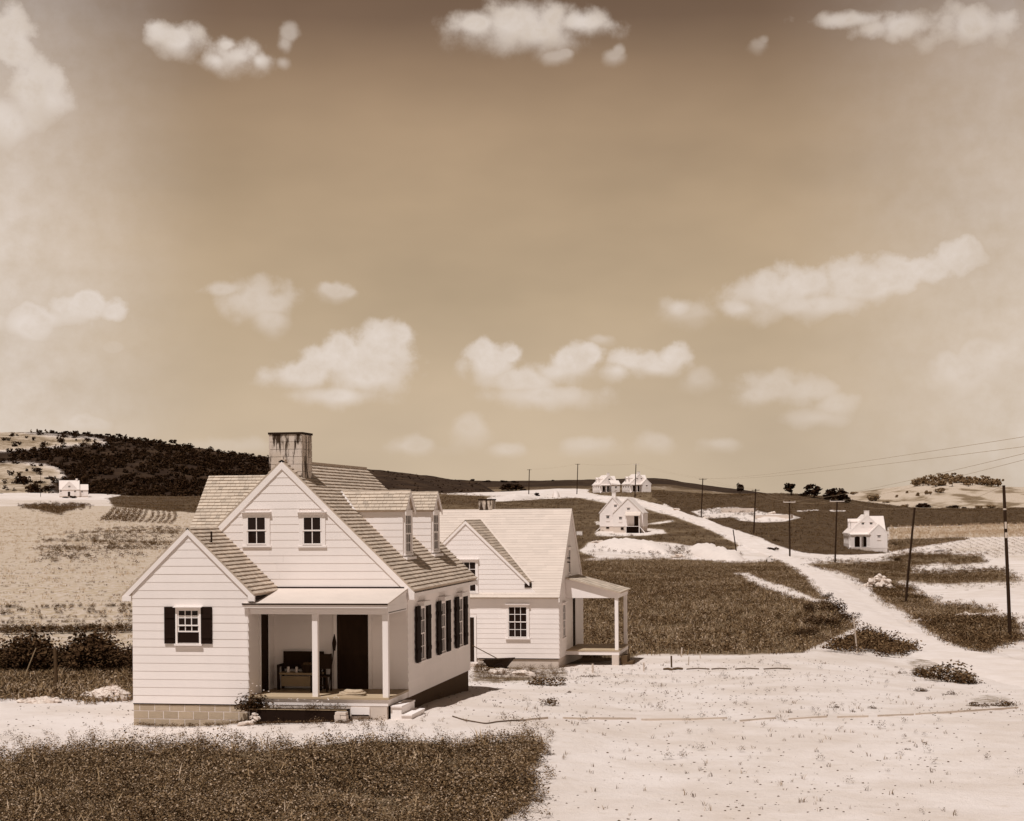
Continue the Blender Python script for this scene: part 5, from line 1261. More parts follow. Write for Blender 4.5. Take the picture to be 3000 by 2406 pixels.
# pale rubble by the left yard
def heap(px, py, w, n, s_, lab, fx, fy, flat=.35, seed=1, name='rubble_pile', mat='stone'):
    p, Z_ = at(fx(px), fy(py)); rg = random.Random(seed); it = []; W_ = w*Z_/FPX
    for i in range(n):
        r = math.sqrt(rg.random()); a = rg.uniform(0, 6.28); x, y = W_*.5*r*math.cos(a), W_*.35*r*math.sin(a)
        it.append((x, y, float(gz(p[0]+x, p[1]+y))-p[2]+(1-r)*W_*flat*.5+s_*.08, s_*rg.uniform(.6, 1.35)))
    return stonepile(name, tuple(p), it, lab, 'stone pile', mat)
heap(860, 1200, 340/3.08, 90, .42, 'heap of pale broken stone beside the left corner of the near house', seed=3, flat=.55, **fE)
heap(240, 1225, 330/3.08, 60, .30, 'low scatter of pale stone along the left yard edge', seed=4, flat=.1, **fE)
f4 = dict(fx=lambda v: 2300+v/2.701, fy=lambda v: 1320+v/2.701); f3 = dict(fx=lambda v: 1700+v/3.08, fy=lambda v: 1320+v/3.08); f2 = dict(fx=lambda v: 1240+v/2.788, fy=lambda v: 1380+v/2.788)
heap(750, 1090, 190/2.701, 46, 1.05, 'pile of squared stones on the right roadside bank', seed=5, flat=1.0, **f4)
heap(1080, 1360, 210/2.701, 16, .45, 'low line of pale stones on the bank below the stone pile', seed=8, flat=.15, **f4)
heap(1450, 1312, 170/2.701, 14, .55, 'few pale stones on the right bank near the last pole', seed=9, flat=.2, **f4)
heap(865, 548, 70/3.08, 9, 1.5, 'small heap of white stones right of the road up the hill', seed=6, flat=.5, **f3)
heap(1170, 620, 130/3.08, 16, .9, 'scattered rubble before the unfinished foundations', seed=7, flat=.25, **f3)
heap(880, 965, 120/3.08, 16, .8, 'dark-edged stones in front of the sand heaps', seed=12, flat=.3, **f3)
heap(170, 835, 120/3.08, 14, .8, 'stones at the left end of the sand heaps', seed=13, flat=.3, **f3)
heap(1730, 585, 60/3.08, 8, 1.4, 'white boulders between the two unfinished foundations', seed=14, flat=.7, **f3)
heap(780, 1680, 150/2.788, 9, .55, 'pale flat stones and lime behind the wheelbarrow weeds', seed=15, flat=.2, **f2)
heap(640, 1665, 190/2.788, 12, .55, 'pale mortar heap under the wheelbarrow', seed=16, flat=.25, **f2)
# heaps of dug sand
def mound(outline, hgt, label, f, seed=1):
    pts = [at(f['fx'](x), f['fy'](y), False)[0] for x, y in outline]; c = np.mean(pts, 0); n = len(pts); rings = 9; vs = []; fs = []
    per = smoothline([p for p in pts]+[pts[0]], n*6)[:-1]; N = len(per)
    for j in range(rings+1):
        t2 = j/rings
        for p in per:
            x, y = p[:2]*(1-t2)+c[:2]*t2; z = float(gz(x, y))-.25+hgt*(math.sin(min(t2*1.5, 1)*math.pi/2))*(.55+.9*float(fbm(np.array(x*.16), np.array(y*.16), seed)))
            z += (float(fbm(np.array(x*.45), np.array(y*.45), seed+3))-.5)*hgt*.9*min(1, t2*4); vs.append((x, y, z-(.3 if j == 0 else 0)))
    for j in range(rings):
        for i in range(N): fs.append((j*N+i, j*N+(i+1) % N, (j+1)*N+(i+1) % N, (j+1)*N+i))
    fs.append(tuple(rings*N+i for i in range(N))); m = MB(); m.add(vs, fs)
    return meta(build('sand_heap', m, 'sand', fix=True, smooth=True), label, 'sand heap', 'heaps of dug sand')
mound([(90, 865), (230, 850), (420, 845), (700, 860), (850, 900), (820, 945), (620, 930), (400, 925), (180, 905)], 1.5, 'broad pale sand heap below the twin-gabled cottage', f3, 2)
mound([(905, 930), (1000, 900), (1180, 905), (1330, 950), (1510, 985), (1400, 1000), (1150, 985), (980, 950)], 1.5, 'long pale sand heap running to the road', f3, 5)
mound([(0, 975), (120, 965), (300, 955), (460, 950), (440, 962), (200, 978), (60, 990)], .4, 'low pale sand ridge left of the sand heaps', f3, 8)
mound(Z2([(0,0)]) and [(520, 243), (640, 232), (800, 228), (930, 214), (930, 226), (760, 246), (560, 252)], 1.2, 'far pale earth bank on the hill left of the road', f2, 9)
mound([(1050, 206), (1080, 202), (1115, 202), (1112, 212), (1060, 213)], 1.6, 'round pale heap on the hill left of the road', f2, 11)
mound([(1500, 625), (1560, 590), (1700, 590), (1860, 590), (1990, 605), (1860, 635), (1650, 642)], .7, 'spoil bank round the lower unfinished foundation', f3, 12)
# unfinished block foundations on the far slope
def footing(px, py, w, d, hh, rz, label):
    p, Z_ = at(f3['fx'](px), f3['fy'](py), False); t_ = thing('house_foundation', tuple(p), label, 'foundation', 'unfinished foundations', rz)
    for x0, x1, y0, y1 in ((-w/2, w/2, 0, .3), (-w/2, w/2, d-.3, d), (-w/2, -w/2+.3, .31, d-.31), (w/2-.3, w/2, .31, d-.31)):
        z = -1.0; k_ = 0; wall_ = MB(); wall_.box(x0+.02, x1-.02, y0+.02, y1-.02, -1, hh-.02); w_ = build('wall', wall_, 'mortar', t_)
        while z < hh-.05:
            m = MB(); m.box(x0, x1, y0+random.uniform(-.02, .02), y1, z, min(z+.42, hh)-.03); build('block_course', m, 'parge', w_); z += .42
footing(1420, 566, 8.2, 6, 1.25, -.1, 'upper unfinished block foundation on the right slope')
footing(1730, 628, 8.6, 6, 1.2, -.08, 'lower unfinished block foundation nearer the poles')
# white slab with a pipe hole by the road (culvert head)
p, Z_ = at(2256, 1648); t_ = thing('culvert_headwall', tuple(p), 'white concrete slab with a round pipe hole at the road bend', 'culvert'); k_ = Z_/FPX
m = MB(); m.prism([(-8*k_, 0, -1), (9*k_, 0, -1), (9*k_, 0, 11*k_), (3*k_, 0, 14*k_), (-8*k_, 0, 16*k_)], (0, -.5, 0)); build('slab', m, 'trim', t_, fix=True)
m = MB(); m.tube([(5.5*k_, -.06, 9*k_), (5.5*k_, .1, 9*k_)], 1.8*k_, 14); build('pipe_mouth', m, 'dark', t_)
m = MB(); m.tube([(-14*k_, .3, -2*k_), (-6*k_, .3, 12*k_), (-2*k_, .3, 17*k_)], [1.2*k_, 2*k_, .5*k_], 7); m.tube([(-4*k_, .3, 14*k_), (2*k_, .2, 19*k_), (8*k_, .2, 18*k_)], [1.2*k_, 1.0*k_, .5*k_], 6); build('debris', m, 'shadow_wood', t_)
# pale crate on the grass
p, Z_ = at(1698, 1569); t_ = thing('crate', tuple(p), 'pale box alone on dark grass left of the twin-gabled cottage', 'crate', rz=.3); k_ = Z_/FPX
m = MB(); m.box(-8*k_, 8*k_, 0, 9*k_, 0, 12*k_); build('body', m, 'trim', t_); m = MB(); m.box(-8.3*k_, 8.3*k_, -.3*k_, 9.3*k_, 12*k_+.003, 12.8*k_); build('lid', m, 'wood', t_)
# wheelbarrow tipped beside the second house
_w = at(f2['fx'](615), f2['fy'](1648))[0]; wx, wy, wz = (float(v) for v in _w); t_ = thing('wheelbarrow', (wx, wy, wz), 'rusty dark wheelbarrow standing in weeds beside the second house', 'wheelbarrow')
m = MB()
bot = [(-.36, -.2, .22), (.26, -.2, .16), (.26, .2, .16), (-.36, .2, .22)]; top = [(-.56, -.33, .50), (.50, -.33, .56), (.60, .33, .56), (-.56, .33, .50)]
m.add(bot+top, [(0, 3, 2, 1), (0, 1, 5, 4), (1, 2, 6, 5), (2, 3, 7, 6), (3, 0, 4, 7)]); build('tray', m, 'steel', t_)
m = MB(); n = 18
for i in range(n):
    a, b = 2*math.pi*i/n, 2*math.pi*(i+1)/n; m.tube([(.10+.19*math.cos(a), -.38, .17+.19*math.sin(a)), (.10+.19*math.cos(b), -.38, .17+.19*math.sin(b))], .028, 6, False)
whl = build('wheel', m, 'dark', t_); m = MB()
for i in range(6): a = math.pi*i/3; m.tube([(.10, -.38, .17), (.10+.18*math.cos(a), -.38, .17+.18*math.sin(a))], .008, 4)
build('spokes', m, 'steel', whl)
for yy in (-.24, .24): m = MB(); m.tube([(.35, yy*.7, .17), (-.3, yy, .2), (-.72, yy*1.1, .28)], .026, 7); build('handle', m, 'postwood', t_)
for yy in (-.22, .22): m = MB(); m.tube([(-.40, yy, .45), (-.60, yy, .36), (-.62, yy, .15), (-.55, yy, .02)], .016, 6); build('leg', m, 'steel', t_)
a = at(f2['fx'](410), f2['fy'](1432)); P0 = CAM + (ray(np.array(f2['fx'](410)), np.array(f2['fy'](1430)))/FPX)*(wx*Fv[0]+wy*Fv[1]+.5); P1 = CAM + (ray(np.array(f2['fx'](610)), np.array(f2['fy'](1535)))/FPX)*(wx*Fv[0]+wy*Fv[1]-.05)
d_ = (P1-P0); wire('shovel_handle', [P0-d_*.03, P1+d_*.04], .018, 'postwood', 'long tool handle slanting up from the wheelbarrow', 'tool')
for (xa, ya, xb, yb, lb) in ((500, 1635, 560, 1605, 'left stick of raw lumber under the wheelbarrow'), (560, 1640, 640, 1608, 'right stick of raw lumber under the wheelbarrow'), (690, 1702, 862, 1702, 'pale plank lying in the weeds below the wheelbarrow')):
    pa, pb = at(f2['fx'](xa), f2['fy'](ya))[0], at(f2['fx'](xb), f2['fy'](yb))[0]; m = MB(); e = (pb-pa)/np.linalg.norm(pb-pa); sv = np.array((-e[1], e[0], 0)); m.obox((pa+pb)/2+np.array((0, 0, .09)), e, sv, np.cross(e, sv), np.linalg.norm(pb-pa)/2, .07, .02)
    meta(build('plank', m, 'wood'), lb, 'plank', 'loose planks by the wheelbarrow')

# ---------------------------------------------------------------- utility poles and wires
def pole(xb, yb, xt, yt, r0, label, arm=0.0, armat='pole', arm_y=.25, tag=False, ins=True, rz=0.0):
    p, Z_ = at(xb, yb); k_ = Z_/FPX; tp = p + Rv*(xt-xb)*k_ + np.array((0, 0, (yb-yt)*k_)); ln = np.linalg.norm(tp-p); t_ = thing('utility_pole', tuple(p), label, 'utility pole', 'poles of the power line')
    d = tp-p; m = MB(); m.tube([-np.array((0, 0, .4)), d*.33, d*.66, d], [r0, r0*.92, r0*.84, r0*.76], 10); build('shaft', m, 'pole', t_)
    ends = [tp]
    if arm:
        c = d*(1-arm_y/ln); ax = Rv*math.cos(rz)+Fv*math.sin(rz); m = MB(); m.obox(c - np.array((0, r0*.9+.05, 0)), ax, np.cross((0, 0, 1), ax), (0, 0, 1), arm/2, .05, .06); a_ = build('crossarm', m, armat, t_)
        ends = []
        for s_ in (-.47, .47):
            q_ = c + ax*arm*s_ - np.array((0, r0*.9+.05, 0)); m = MB(); m.tube([q_+np.array((0, 0, .06)), q_+np.array((0, 0, .14)), q_+np.array((0, 0, .22))], [.03, .05, .035], 8); build('insulator', m, 'insul', a_); ends.append(p+q_+np.array((0, 0, .22)))
    if tag:
        m = MB(); c = d*.72; m.obox(c+d*.02-np.array((0, r0+.012, 0)), (1, 0, 0), (0, 1, 0), (0, 0, 1), .06, .01, .2); m.obox(c-d*.045-np.array((0, r0+.012, 0)), (1, 0, 0), (0, 1, 0), (0, 0, 1), .07, .01, .16); build('tag', m, 'wood', t_)
        m = MB(); m.tube([d*.845-np.array((0, 0, .05)), d*.85], r0*.9, 10); build('band', m, 'wood', t_)
    return p, tp, ends
PL = {}
PL[1] = pole(2960, 1872, 2944, 1422, .115, 'thick pole at the right edge with pale notices nailed to it', tag=True)
PL[2] = pole(2652, 1768, 2682, 1487, .125, 'dark pole leaning right on the bank beside the right road verge')
m_ = MB()
PL[3] = pole(2446, 1648, 2454, 1468, .14, 'pole between the second sandy drive and the far right cottage, pale crossarm on top', 2.2, 'insul', .05)
PL[4] = pole(2314, 1632, 2314, 1466, .15, 'pole with pale crossarm left of the far right cottage, foot on pale sand', 1.9, 'insul', .3)
PL[5] = pole(2208, 1563, 2215, 1433, .16, 'pole with two dark crossarms in front of the unfinished foundations', 1.6, 'pole', .25)
PL[6] = pole(2054, 1516, 2060, 1402, .16, 'pole left of the unfinished foundations, rising above the dark hill line', 1.9, 'pole', .2)
PL[7] = pole(1860, 1458, 1864, 1359, .17, 'pole standing in front of the hilltop pair of cottages', 1.8, 'insul', .2)
PL[8] = pole(1690, 1448, 1693.5, 1359, .17, 'pole left of the hilltop pair of cottages', 1.6, 'pole', .2)
PL[9] = pole(1549, 1448, 1551.5, 1375, .18, 'small far pole beside the dark bushes on the hill', 1.6, 'pole', .2)
PL[10] = pole(119, 1456, 120, 1382, .10, 'thin far pole left of the cottage below the wooded hill', 1.6, 'pole', .2)
stake(1415, 715-0, 940, .10, 'pole', 'thin dark post leaning beside the road below the sand heap', 1381, group=None, cat='post', name='leaning_post', rnd=True, **f3)
p, Z_ = at(2215, 1433)
def span(a, b, sag, label, r=.013):
    r = min(r, .009)
    a, b = np.array(a), np.array(b); pts = [a+(b-a)*t2-np.array((0, 0, 4*sag*t2*(1-t2))) for t2 in np.linspace(0, 1, 24)]
    wire('power_line', pts, r, 'wire', label, 'wire', 'overhead wires', 4)
# the next pole of the line stands just out of the picture; it carries the near ends of the wires
def pix3(px, py, Z_): d = ray(np.array(float(px)), np.array(float(py))); return CAM + d/FPX*Z_
pe = [pix3(3140, 1258, 62), pix3(3160, 1288, 62), pix3(3120, 1300, 62), pix3(3180, 1300, 62)]
bx_, by_ = uZ_xy(np.array(3150.), np.array(62.)); gzz = float(gz(bx_, by_)); t_ = thing('utility_pole', (float(bx_), float(by_), gzz), 'near pole just beyond the right edge carrying four wires', 'utility pole', 'poles of the power line')
m = MB(); m.tube([(0, 0, -.3), (0, 0, pe[0][2]-gzz+.2)], [.17, .13], 10); build('shaft', m, 'pole', t_); m = MB(); m.obox((0, -.2, pe[3][2]-gzz-.1), Rv, Fv, (0, 0, 1), 1.2, .05, .06); build('crossarm', m, 'pole', t_)
span(PL[6][2][0], pe[0], .6, 'highest wire crossing the sky at right'); span(PL[6][2][1], pe[1], .6, 'second highest wire crossing the sky at right')
span(PL[4][2][1], pe[2], .35, 'third wire from the top at right, from the pale crossarm'); span(PL[3][2][1], pe[3], .3, 'lowest of the four wires crossing the sky at right')
for i, (a, b) in enumerate(((9, 8), (8, 7), (7, 6), (6, 5), (5, 4), (4, 3))):
    nm = ['between the two farthest hill poles', 'from the far pole to the pole before the hilltop pair', 'from the hilltop pole down to the foundations', 'over the upper unfinished foundation', 'between the foundations and the pale crossarm', 'left of the far right cottage'][i]
    for k_, w_ in enumerate(('left', 'right')): span(PL[a][2][min(k_, len(PL[a][2])-1)], PL[b][2][min(k_, len(PL[b][2])-1)], .5, f'{w_} wire {nm}', .013)
span(PL[3][2][1], PL[2][1], .6, 'wire from the pale crossarm pole to the leaning pole', .012); span(PL[2][1], PL[1][1], .5, 'wire from the leaning pole to the thick right pole', .012)

# ---------------------------------------------------------------- trees and bushes
def crown(seed, n, shape, leaf=.09, blobs=7):
    """leaf clumps spread through a crown of unit height and width"""
    rg = np.random.default_rng(seed); cs = []; m = MB()
    for i in range(blobs):
        if shape == 'bush': cs.append((rg.uniform(-.36, .36), rg.uniform(-.3, .3), rg.uniform(.18, .62), rg.uniform(.18, .32)))
        elif shape == 'pine': z = rg.uniform(.2, .95); w = (1.05-z)*.45; cs.append((rg.uniform(-w, w), rg.uniform(-w, w), z, .06+.20*(1-z)))
        else: z = rg.uniform(.36, .86); w = .36*math.sqrt(max(.15, 1-((z-.6)/.42)**2)); cs.append((rg.uniform(-w, w), rg.uniform(-w, w), z, rg.uniform(.12, .23)))
    for i in range(n):
        c = cs[rg.integers(len(cs))]; v = rg.normal(0, 1, 3); v /= np.linalg.norm(v); r = c[3]*rg.uniform(.55, 1.1); p = np.array(c[:3])+v*r*np.array((1, 1, .85)); p[2] = max(p[2], .02)
        nn = v+rg.normal(0, .6, 3); nn /= np.linalg.norm(nn); e = np.cross(nn, rg.normal(0, 1, 3)); e /= np.linalg.norm(e); g_ = np.cross(nn, e); s_ = leaf*rg.uniform(.6, 1.3)
        m.add([p-e*s_, p-g_*s_*.7, p+e*s_, p+g_*s_*.7], [(0, 1, 2, 3)])
    return m, cs
def trunk(cs, pine=False):
    m = MB(); top = .9 if pine else .62; m.tube([(0, 0, -.08), (.01, .0, .2), (.0, .01, .42), (0, 0, top)], [.045, .035, .028, .008], 7)
    for c in cs[:5]:
        if not pine: m.tube([(0, 0, .25+.1*c[2]), (c[0]*.5, c[1]*.5, .5*c[2]+.12), c[:3]], [.02, .013, .004], 5)
    return m
TM = {}
def treekind(shape, mat, leaf, n):
    key = (shape, mat, leaf)
    if key not in TM:
        TM[key] = []
        for s_ in range(4):
            c, cs = crown(200+s_*7+len(TM)*31, n, shape, leaf, 9 if shape != 'bush' else 7); TM[key].append((c.mesh('crown', MT[mat]), trunk(cs, shape == 'pine').mesh('trunk', MT['bark']) if shape != 'bush' else None))
    return TM[key]
def tree(p, w, hh, shape, mat, label, cat, group, seed=0, leaf=.085, n=420, name=None):
    v = treekind(shape, mat, leaf, n)[seed % 4]; t_ = thing(name or ('tree' if shape != 'bush' else 'bush'), tuple(p), label, cat, group, rz=seed*1.3); t_.scale = (w, w, hh)
    put('crown', v[0], t_)
    if v[1]: put('trunk', v[1], t_)
    else:
        if 'st' not in TM: m = MB(); [m.tube([(0, 0, -.05), (x_, y_, .3)], [.02, .008], 5) for x_, y_ in ((-.15, 0), (.12, .1), (.02, -.14))]; TM['st'] = m.mesh('stem', MT['bark'])
        put('stem', TM['st'], t_)
    return t_
def px_tree(xc, yb, wpx, hpx, shape, mat, label, cat, group, seed, p=None, name=None, **kw):
    if p is None: p, Z_ = at(xc, yb)
    else: Z_ = p[0]*Fv[0]+p[1]*Fv[1]
    k_ = Z_/FPX*(1.15 if shape != 'pine' else 1.0); return tree(np.array(p)-np.array((0, 0, .15)), wpx*k_, hpx*k_, shape, mat, label, cat, group, seed, name=name, **kw)
px_tree(2167.5, 1430, 24, 30, 'round', 'tree', 'lone dark tree on the skyline above the right slope', 'tree', None, 0)
px_tree(2318, 1451, 46, 32, 'round', 'tree', 'ragged dark tree, leftmost of the dark clump on the right skyline', 'tree', 'dark trees on the right skyline', 1)
px_tree(2351, 1454, 24, 15, 'bush', 'tree', 'small dark bush between the ragged tree and the big dark trees', 'bush', 'dark trees on the right skyline', 2)
px_tree(2386, 1458, 58, 36, 'round', 'tree', 'big dark tree in the middle of the clump on the right skyline', 'tree', 'dark trees on the right skyline', 3)
px_tree(2440, 1466, 62, 38, 'bush', 'tree', 'broad dark tree, rightmost big one of the skyline clump', 'tree', 'dark trees on the right skyline', 0)
px_tree(2476, 1471, 34, 26, 'bush', 'tree', 'lower dark bush at the right end of the skyline clump', 'bush', 'dark trees on the right skyline', 1)
for i, (x, y, w, hh, mt, lb) in enumerate(((690, 402, 100, 72, 'palefol', 'largest bush on the pale right hill'), (1100, 452, 110, 44, 'tree', 'dark rounded bush just behind the top of the leaning pole'), (1320, 458, 95, 32, 'tree', 'low dark bush pair right of the dark rounded bush'), (1420, 460, 46, 18, 'tree', 'smallest low dark bush at the foot of the right hill'), (938, 450, 60, 34, 'palefol', 'pale bush left of the dark rounded bush'),
        (545, 352, 60, 32, 'palefol', 'pale bush beside the right end of the dark skyline clump'), (1232, 335, 90, 48, 'palefol', 'bush just below the hilltop wood'), (1055, 362, 34, 40, 'palefol', 'left of two small trees on the pale right hill'), (1118, 348, 40, 44, 'palefol', 'second small tree on the pale right hill'), (1155, 350, 26, 34, 'palefol', 'third thin small tree on the pale right hill'), (885, 372, 22, 28, 'palefol', 'tiny tree low on the pale right hill'), (970, 338, 26, 26, 'palefol', 'tiny bush high on the pale right hill'),
        (1540, 460, 60, 36, 'palefol', 'pale bush at the foot of the hill left of the thick pole'), (1640, 460, 80, 40, 'palefol', 'paler bush beside the thick pole on the hill foot'), (800, 415, 50, 18, 'palefol', 'flat bush on the pale hill above the far right cottage'), (480, 345, 40, 22, 'palefol', 'small bush at the left foot of the pale right hill'))):
    X_, Y_ = 2300+x/2.701, 1320+y/2.701; px_tree(X_, Y_, w/2.701, hh/2.701, 'bush', mt, lb, 'bush', 'bushes on the right hill', i, p=HC.at(X_, Y_))
for i in range(46):                                                    # the wood on top of the right hill
    x = 1040+i*14.5+random.uniform(-8, 8); top = 240-45*math.sin(min(1, (x-1000)/350)*1.57)+ (max(0, x-1450)*.22); X_ = 2300+x/2.701; yr_ = float(pchip(HC.rx, HC.ry, np.array([X_]))[0]); yb = yr_ + random.random()*max(1.0, 1320+290/2.701-yr_)
    px_tree(X_, yb, random.uniform(52, 80)/2.701, random.uniform(42, 62)/2.701, 'round' if i % 3 else 'bush', 'palefol', 'tree in the wood on top of the pale right hill', 'tree', 'wood on top of the right hill', i, p=HC.at(X_, yb), n=200, leaf=.1)
for i, (x, y, w, hh, lb) in enumerate(((700, 165, 160, 62, 'broad dark bush on the middle hill left of the first far pole'), (820, 182, 70, 44, 'dark bush just left of the small far pole'), (770, 150, 90, 44, 'dark bush behind the broad bush on the middle hill'), (932, 205, 46, 34, 'small dark bush at the end of the far earth bank'), (405, 88, 40, 26, 'round tree top on the middle skyline'), (520, 90, 60, 18, 'low trees on the middle skyline'), (660, 92, 60, 20, 'second low trees on the middle skyline'), (745, 96, 60, 20, 'third low trees on the middle skyline'), (1063, 84, 26, 14, 'tiny bush on the skyline left of the hilltop pair'))):
    X_, Y_ = 1240+x/2.788, 1380+y/2.788; px_tree(X_, Y_, w/2.788, hh/2.788, 'bush', 'tree', lb, 'bush', 'dark bushes on the middle hill', i, p=None if i == 3 else (HB.at(X_, Y_)))
CREST = [(190,'pine',30,40),(255,'pine',40,50),(292,'bush',36,34),(345,'pine',44,44),(415,'bush',60,40),(455,'bush',30,24),(555,'bush',46,30),(592,'bush',36,24),(650,'bush',46,38),(750,'bush',56,28),(905,'bush',60,24),(1000,'round',60,40),(1055,'bush',44,30),(1125,'round',66,46),(1190,'pine',46,50),(1240,'bush',36,24),(1375,'round',46,36),(1412,'round',34,34),(1470,'bush',50,26),(1545,'round',46,34),(1590,'bush',52,30),(1685,'round',76,56),(1740,'bush',50,28),(1795,'pine',40,40),(1878,'round',56,36),(1960,'pine',36,34),(2050,'bush',46,30),(2100,'bush',40,24),(2160,'round',40,30),(2230,'pine',30,40),(2330,'round',40,32),(2420,'bush',44,28),(2520,'round',40,36),(2640,'bush',40,24),(2750,'round',46,40),(2900,'round',60,60)]
_o1 = 'first second third fourth fifth sixth seventh eighth ninth tenth eleventh twelfth thirteenth fourteenth fifteenth sixteenth seventeenth eighteenth nineteenth'.split()
_nt = [sum(1 for c_ in CREST[:i_] if (c_[1] == 'bush') == (CREST[i_][1] == 'bush')) for i_ in range(len(CREST))]; ORD = [(_o1+['twentieth', 'twenty-first', 'twenty-second', 'twenty-third'])[k_] for k_ in _nt]
for i, (x, s_, w, hh) in enumerate(CREST):
    X_ = 40+x/3.593; Y_ = float(pchip(HA.rx, HA.ry, np.array([X_]))[0])+1.5; pale = x < 470
    px_tree(X_, Y_, w/3.593, hh/3.593, s_, 'palefol' if pale and s_ != 'bush' else 'pinetree', f'{ORD[i]} {"tree" if s_ != "bush" else "bush"} from the left along the crest of the dark wooded hill', 'tree' if s_ != 'bush' else 'bush', 'trees along the crest of the left hill' if s_ != 'bush' else 'bushes along the crest of the left hill', i, p=HA.at(X_, Y_))
for i, (x, y, w, hh, lb) in enumerate(((505, 208, 60, 56, 'round dark bush alone on the pale top of the left hill'), (310, 250, 50, 60, 'pale pointed bush on the pale top of the left hill'), (250, 508, 110, 46, 'dark bush beside the top of the thin far pole'), (145, 508, 34, 36, 'small bush left of the thin far pole top'), (95, 640, 150, 100, 'large dark bush at the left edge below the hill'), (200, 752, 190, 130, 'broad dark thicket bush left of the thin far pole'), (360, 712, 130, 66, 'rounded bush between the thin far pole and the cottage'), (290, 632, 90, 36, 'bush above the broad thicket bush'), (625, 790, 66, 34, 'dark bush in front of the door of the far left cottage'), (545, 788, 80, 20, 'low bush before the left window of the far left cottage'), (370, 590, 70, 30, 'small bush on the pale slope above the far left cottage'))):
    X_, Y_ = 40+x/3.593, 1240+y/3.593; px_tree(X_, Y_, w/3.593, hh/3.593, 'bush', 'pinetree', lb, 'bush', 'bushes near the far left cottage', i, p=None if y > 760 else HA.at(X_, Y_))
# the brush and woods that cover the face of the left hill read as one mass
pts = []; scs = []
while len(pts) < 4200:
    u_ = RNG.uniform(-300, 1480); t2 = RNG.uniform(.02, .985); X_ = HA.pt(np.array(u_), np.array(t2)); a_, b_, _ = proj(X_[None])
    if any(inside(a_, b_, p_)[0] for p_ in A_PALE) and RNG.random() > .10: continue
    if fbm(np.array(a_[0]*.013), np.array(b_[0]*.05), 41) < .33: continue
    if u_ > 900 and RNG.random() > .25: continue
    pts.append(X_-np.array((0, 0, .4))); scs.append(RNG.uniform(1.6, 4.2)*(1 if u_ < 900 else .4))
vb = []
for s_ in range(5):
    c, cs = crown(400+s_, 60, 'bush', .14, 6); vb.append((np.array(c.v), c.f))
scatter('hill_brush', vb, np.array(pts), np.array(scs), rr(len(pts)), 'pinetree', 'dark brush and woods over the face of the left hill')
# bushes by the right road corner and on the near bank
def near_bush(x, y, wpx, hpx, lb, seed, mat='leaf', n=520):
    px_tree(1500+x/1.437, 1800+y/1.437, wpx/1.437, hpx/1.437, 'bush', mat, lb, 'bush', 'leafy bushes by the right road corner', seed, n=1100, leaf=.034, name='bush')
for i, (x, y, w, hh, lb) in enumerate(((1830, 285, 190, 105, 'largest leafy bush on the sand at the road corner'), (1725, 262, 120, 70, 'leafy bush left of the largest one at the road corner'), (1915, 290, 110, 66, 'leafy bush right of the largest one at the road corner'), (1640, 250, 30, 30, 'small weed clump left of the road corner bushes'), (1610, 222, 26, 20, 'tiny weed clump farthest left of the road corner bushes'), (1730, 325, 70, 40, 'thin weed clump below the road corner bushes'), (1840, 338, 50, 42, 'dark weed clump below the largest road corner bush'), (1950, 388, 90, 44, 'low bush left of the last weed patch at the right edge'), (2050, 385, 120, 50, 'broad low bush near the right edge of the sand'))):
    near_bush(x, y, w, hh, lb, i)
for i, (x, y, w, hh, lb) in enumerate(((165, 385, 95, 66, 'dark weed clump on sand below the wheelbarrow planks'), (245, 330, 30, 36, 'small weed clump right of the dark clump below the planks'), (310, 262, 90, 30, 'low weeds below the second house window'), (400, 255, 70, 18, 'thin weeds right of the second house window'), (492, 252, 40, 22, 'small dark weed below the end porch'), (140, 300, 200, 70, 'broad weed patch beside the wheelbarrow planks'),
        (1170, 415, 26, 38, 'upright weed in the middle of the sand'), (1210, 402, 24, 26, 'short weed beside the upright weed on the sand'), (1437, 412, 36, 34, 'weed clump above the edging boards, right part'), (1660, 570, 40, 44, 'upright weed clump on the sand below the edging boards'), (868, 578, 26, 32, 'small weed on the sand in the middle foreground'), (557, 750, 40, 30, 'weed clump on the sand near the clover'), (1270, 588, 60, 18, 'flat weed on the sand, middle foreground'), (1910, 598, 24, 22, 'small dark weed on the sand, right foreground'), (168, 592, 46, 44, 'dark leafy weed just right of the clover'), (118, 560, 60, 60, 'tall weed at the right rim of the clover'), (110, 790, 60, 60, 'leafy weed at the lower right rim of the clover'), (180, 785, 30, 50, 'thin upright weed at the lower right rim of the clover'), (1515, 398, 40, 40, 'thin pale weed above the edging boards'), (1355, 395, 40, 40, 'thin weed tuft above the edging boards, middle'))):
    px_tree(1500+x/1.437, 1800+y/1.437, w/1.437*.9, hh/1.437, 'bush', 'leaf', lb, 'weed', 'weeds growing on the bare ground', i, name='weed', n=520, leaf=.036)
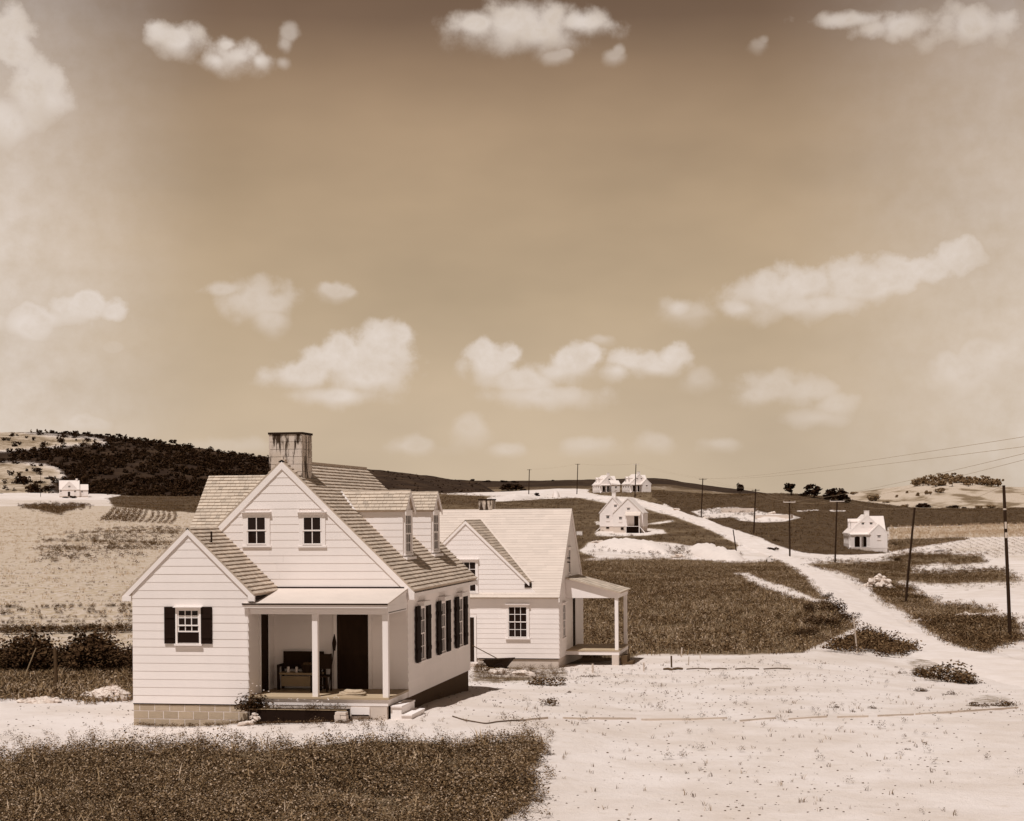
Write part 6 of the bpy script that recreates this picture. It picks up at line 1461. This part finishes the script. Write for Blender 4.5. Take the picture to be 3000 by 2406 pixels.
for i, (x, y, w, hh, lb) in enumerate(((1745, 905, 90, 50, 'dark weed clump beside the thin post field, right of the road'), (1760, 815, 70, 30, 'dark bush in the grass right of the road bend'))):
    px_tree(1700+x/3.08, 1320+y/3.08, w/3.08, hh/3.08, 'bush', 'shrub', lb, 'bush', 'bushes right of the road', i)
for i, (x, y, w, hh, lb) in enumerate(((875, 880, 90, 50, 'dark curly brush heap right of the far right cottage'), (870, 755, 60, 40, 'dark bush beside the corner of the far right cottage'), (1230, 800, 60, 22, 'low dark weeds right of the leaning pole'), (340, 1180, 80, 50, 'bush on the left road edge near the bend'), (180, 1290, 100, 70, 'tall weeds at the right end of the grass field'), (400, 1290, 190, 90, 'dark leafy bank bush at the end of the grass field'), (300, 1400, 200, 90, 'second dark bank bush at the end of the grass field'), (160, 1480, 160, 80, 'third dark bank bush at the end of the grass field'), (480, 1350, 140, 60, 'bank bush nearest the road at the field end'))):
    px_tree(2300+x/2.701, 1320+y/2.701, w/2.701*(1 if i < 3 else 1.35), hh/2.701*(1 if i < 3 else 1.6), 'bush', 'shrub', lb, 'bush', 'bushes right of the road' if i < 3 else 'bushes on the left road bank', i, n=1200, leaf=.030, name='bush')
for i, (x, y, w, lb) in enumerate(((190, 158, 40, 'second dark weed clump left above the clover'), (110, 150, 60, 'first dark weed clump left above the clover'), (262, 150, 30, 'third dark weed clump left above the clover'), (332, 150, 50, 'fourth dark weed clump left above the clover'), (450, 145, 36, 'fifth weed clump above the clover'))):
    px_tree(40+x/1.3475, 2080+y/1.3475, w/1.3475, 26/1.3475, 'bush', 'leaf', lb, 'weed', 'weeds growing on the bare ground', i, name='weed', n=520, leaf=.036)
# strip of low weeds along the foot of the near house
P = []
for i in range(420):
    x_ = RNG.uniform(-17.35, -10.8); y_ = 41.14-abs(RNG.normal(0, .10)) if x_ < -14.2 or x_ > -11.4 else 40.6-abs(RNG.normal(0, .05)); P.append((x_, y_, float(gz(x_, y_))))
scatter('foot_weeds', [tuft(14, .12, .05, .02, 0, 160+s_, 1) for s_ in range(3)], np.array(P), ss(420, .4, 1.1), rr(420), 'leaf', 'low weeds along the foot of the near house wall')
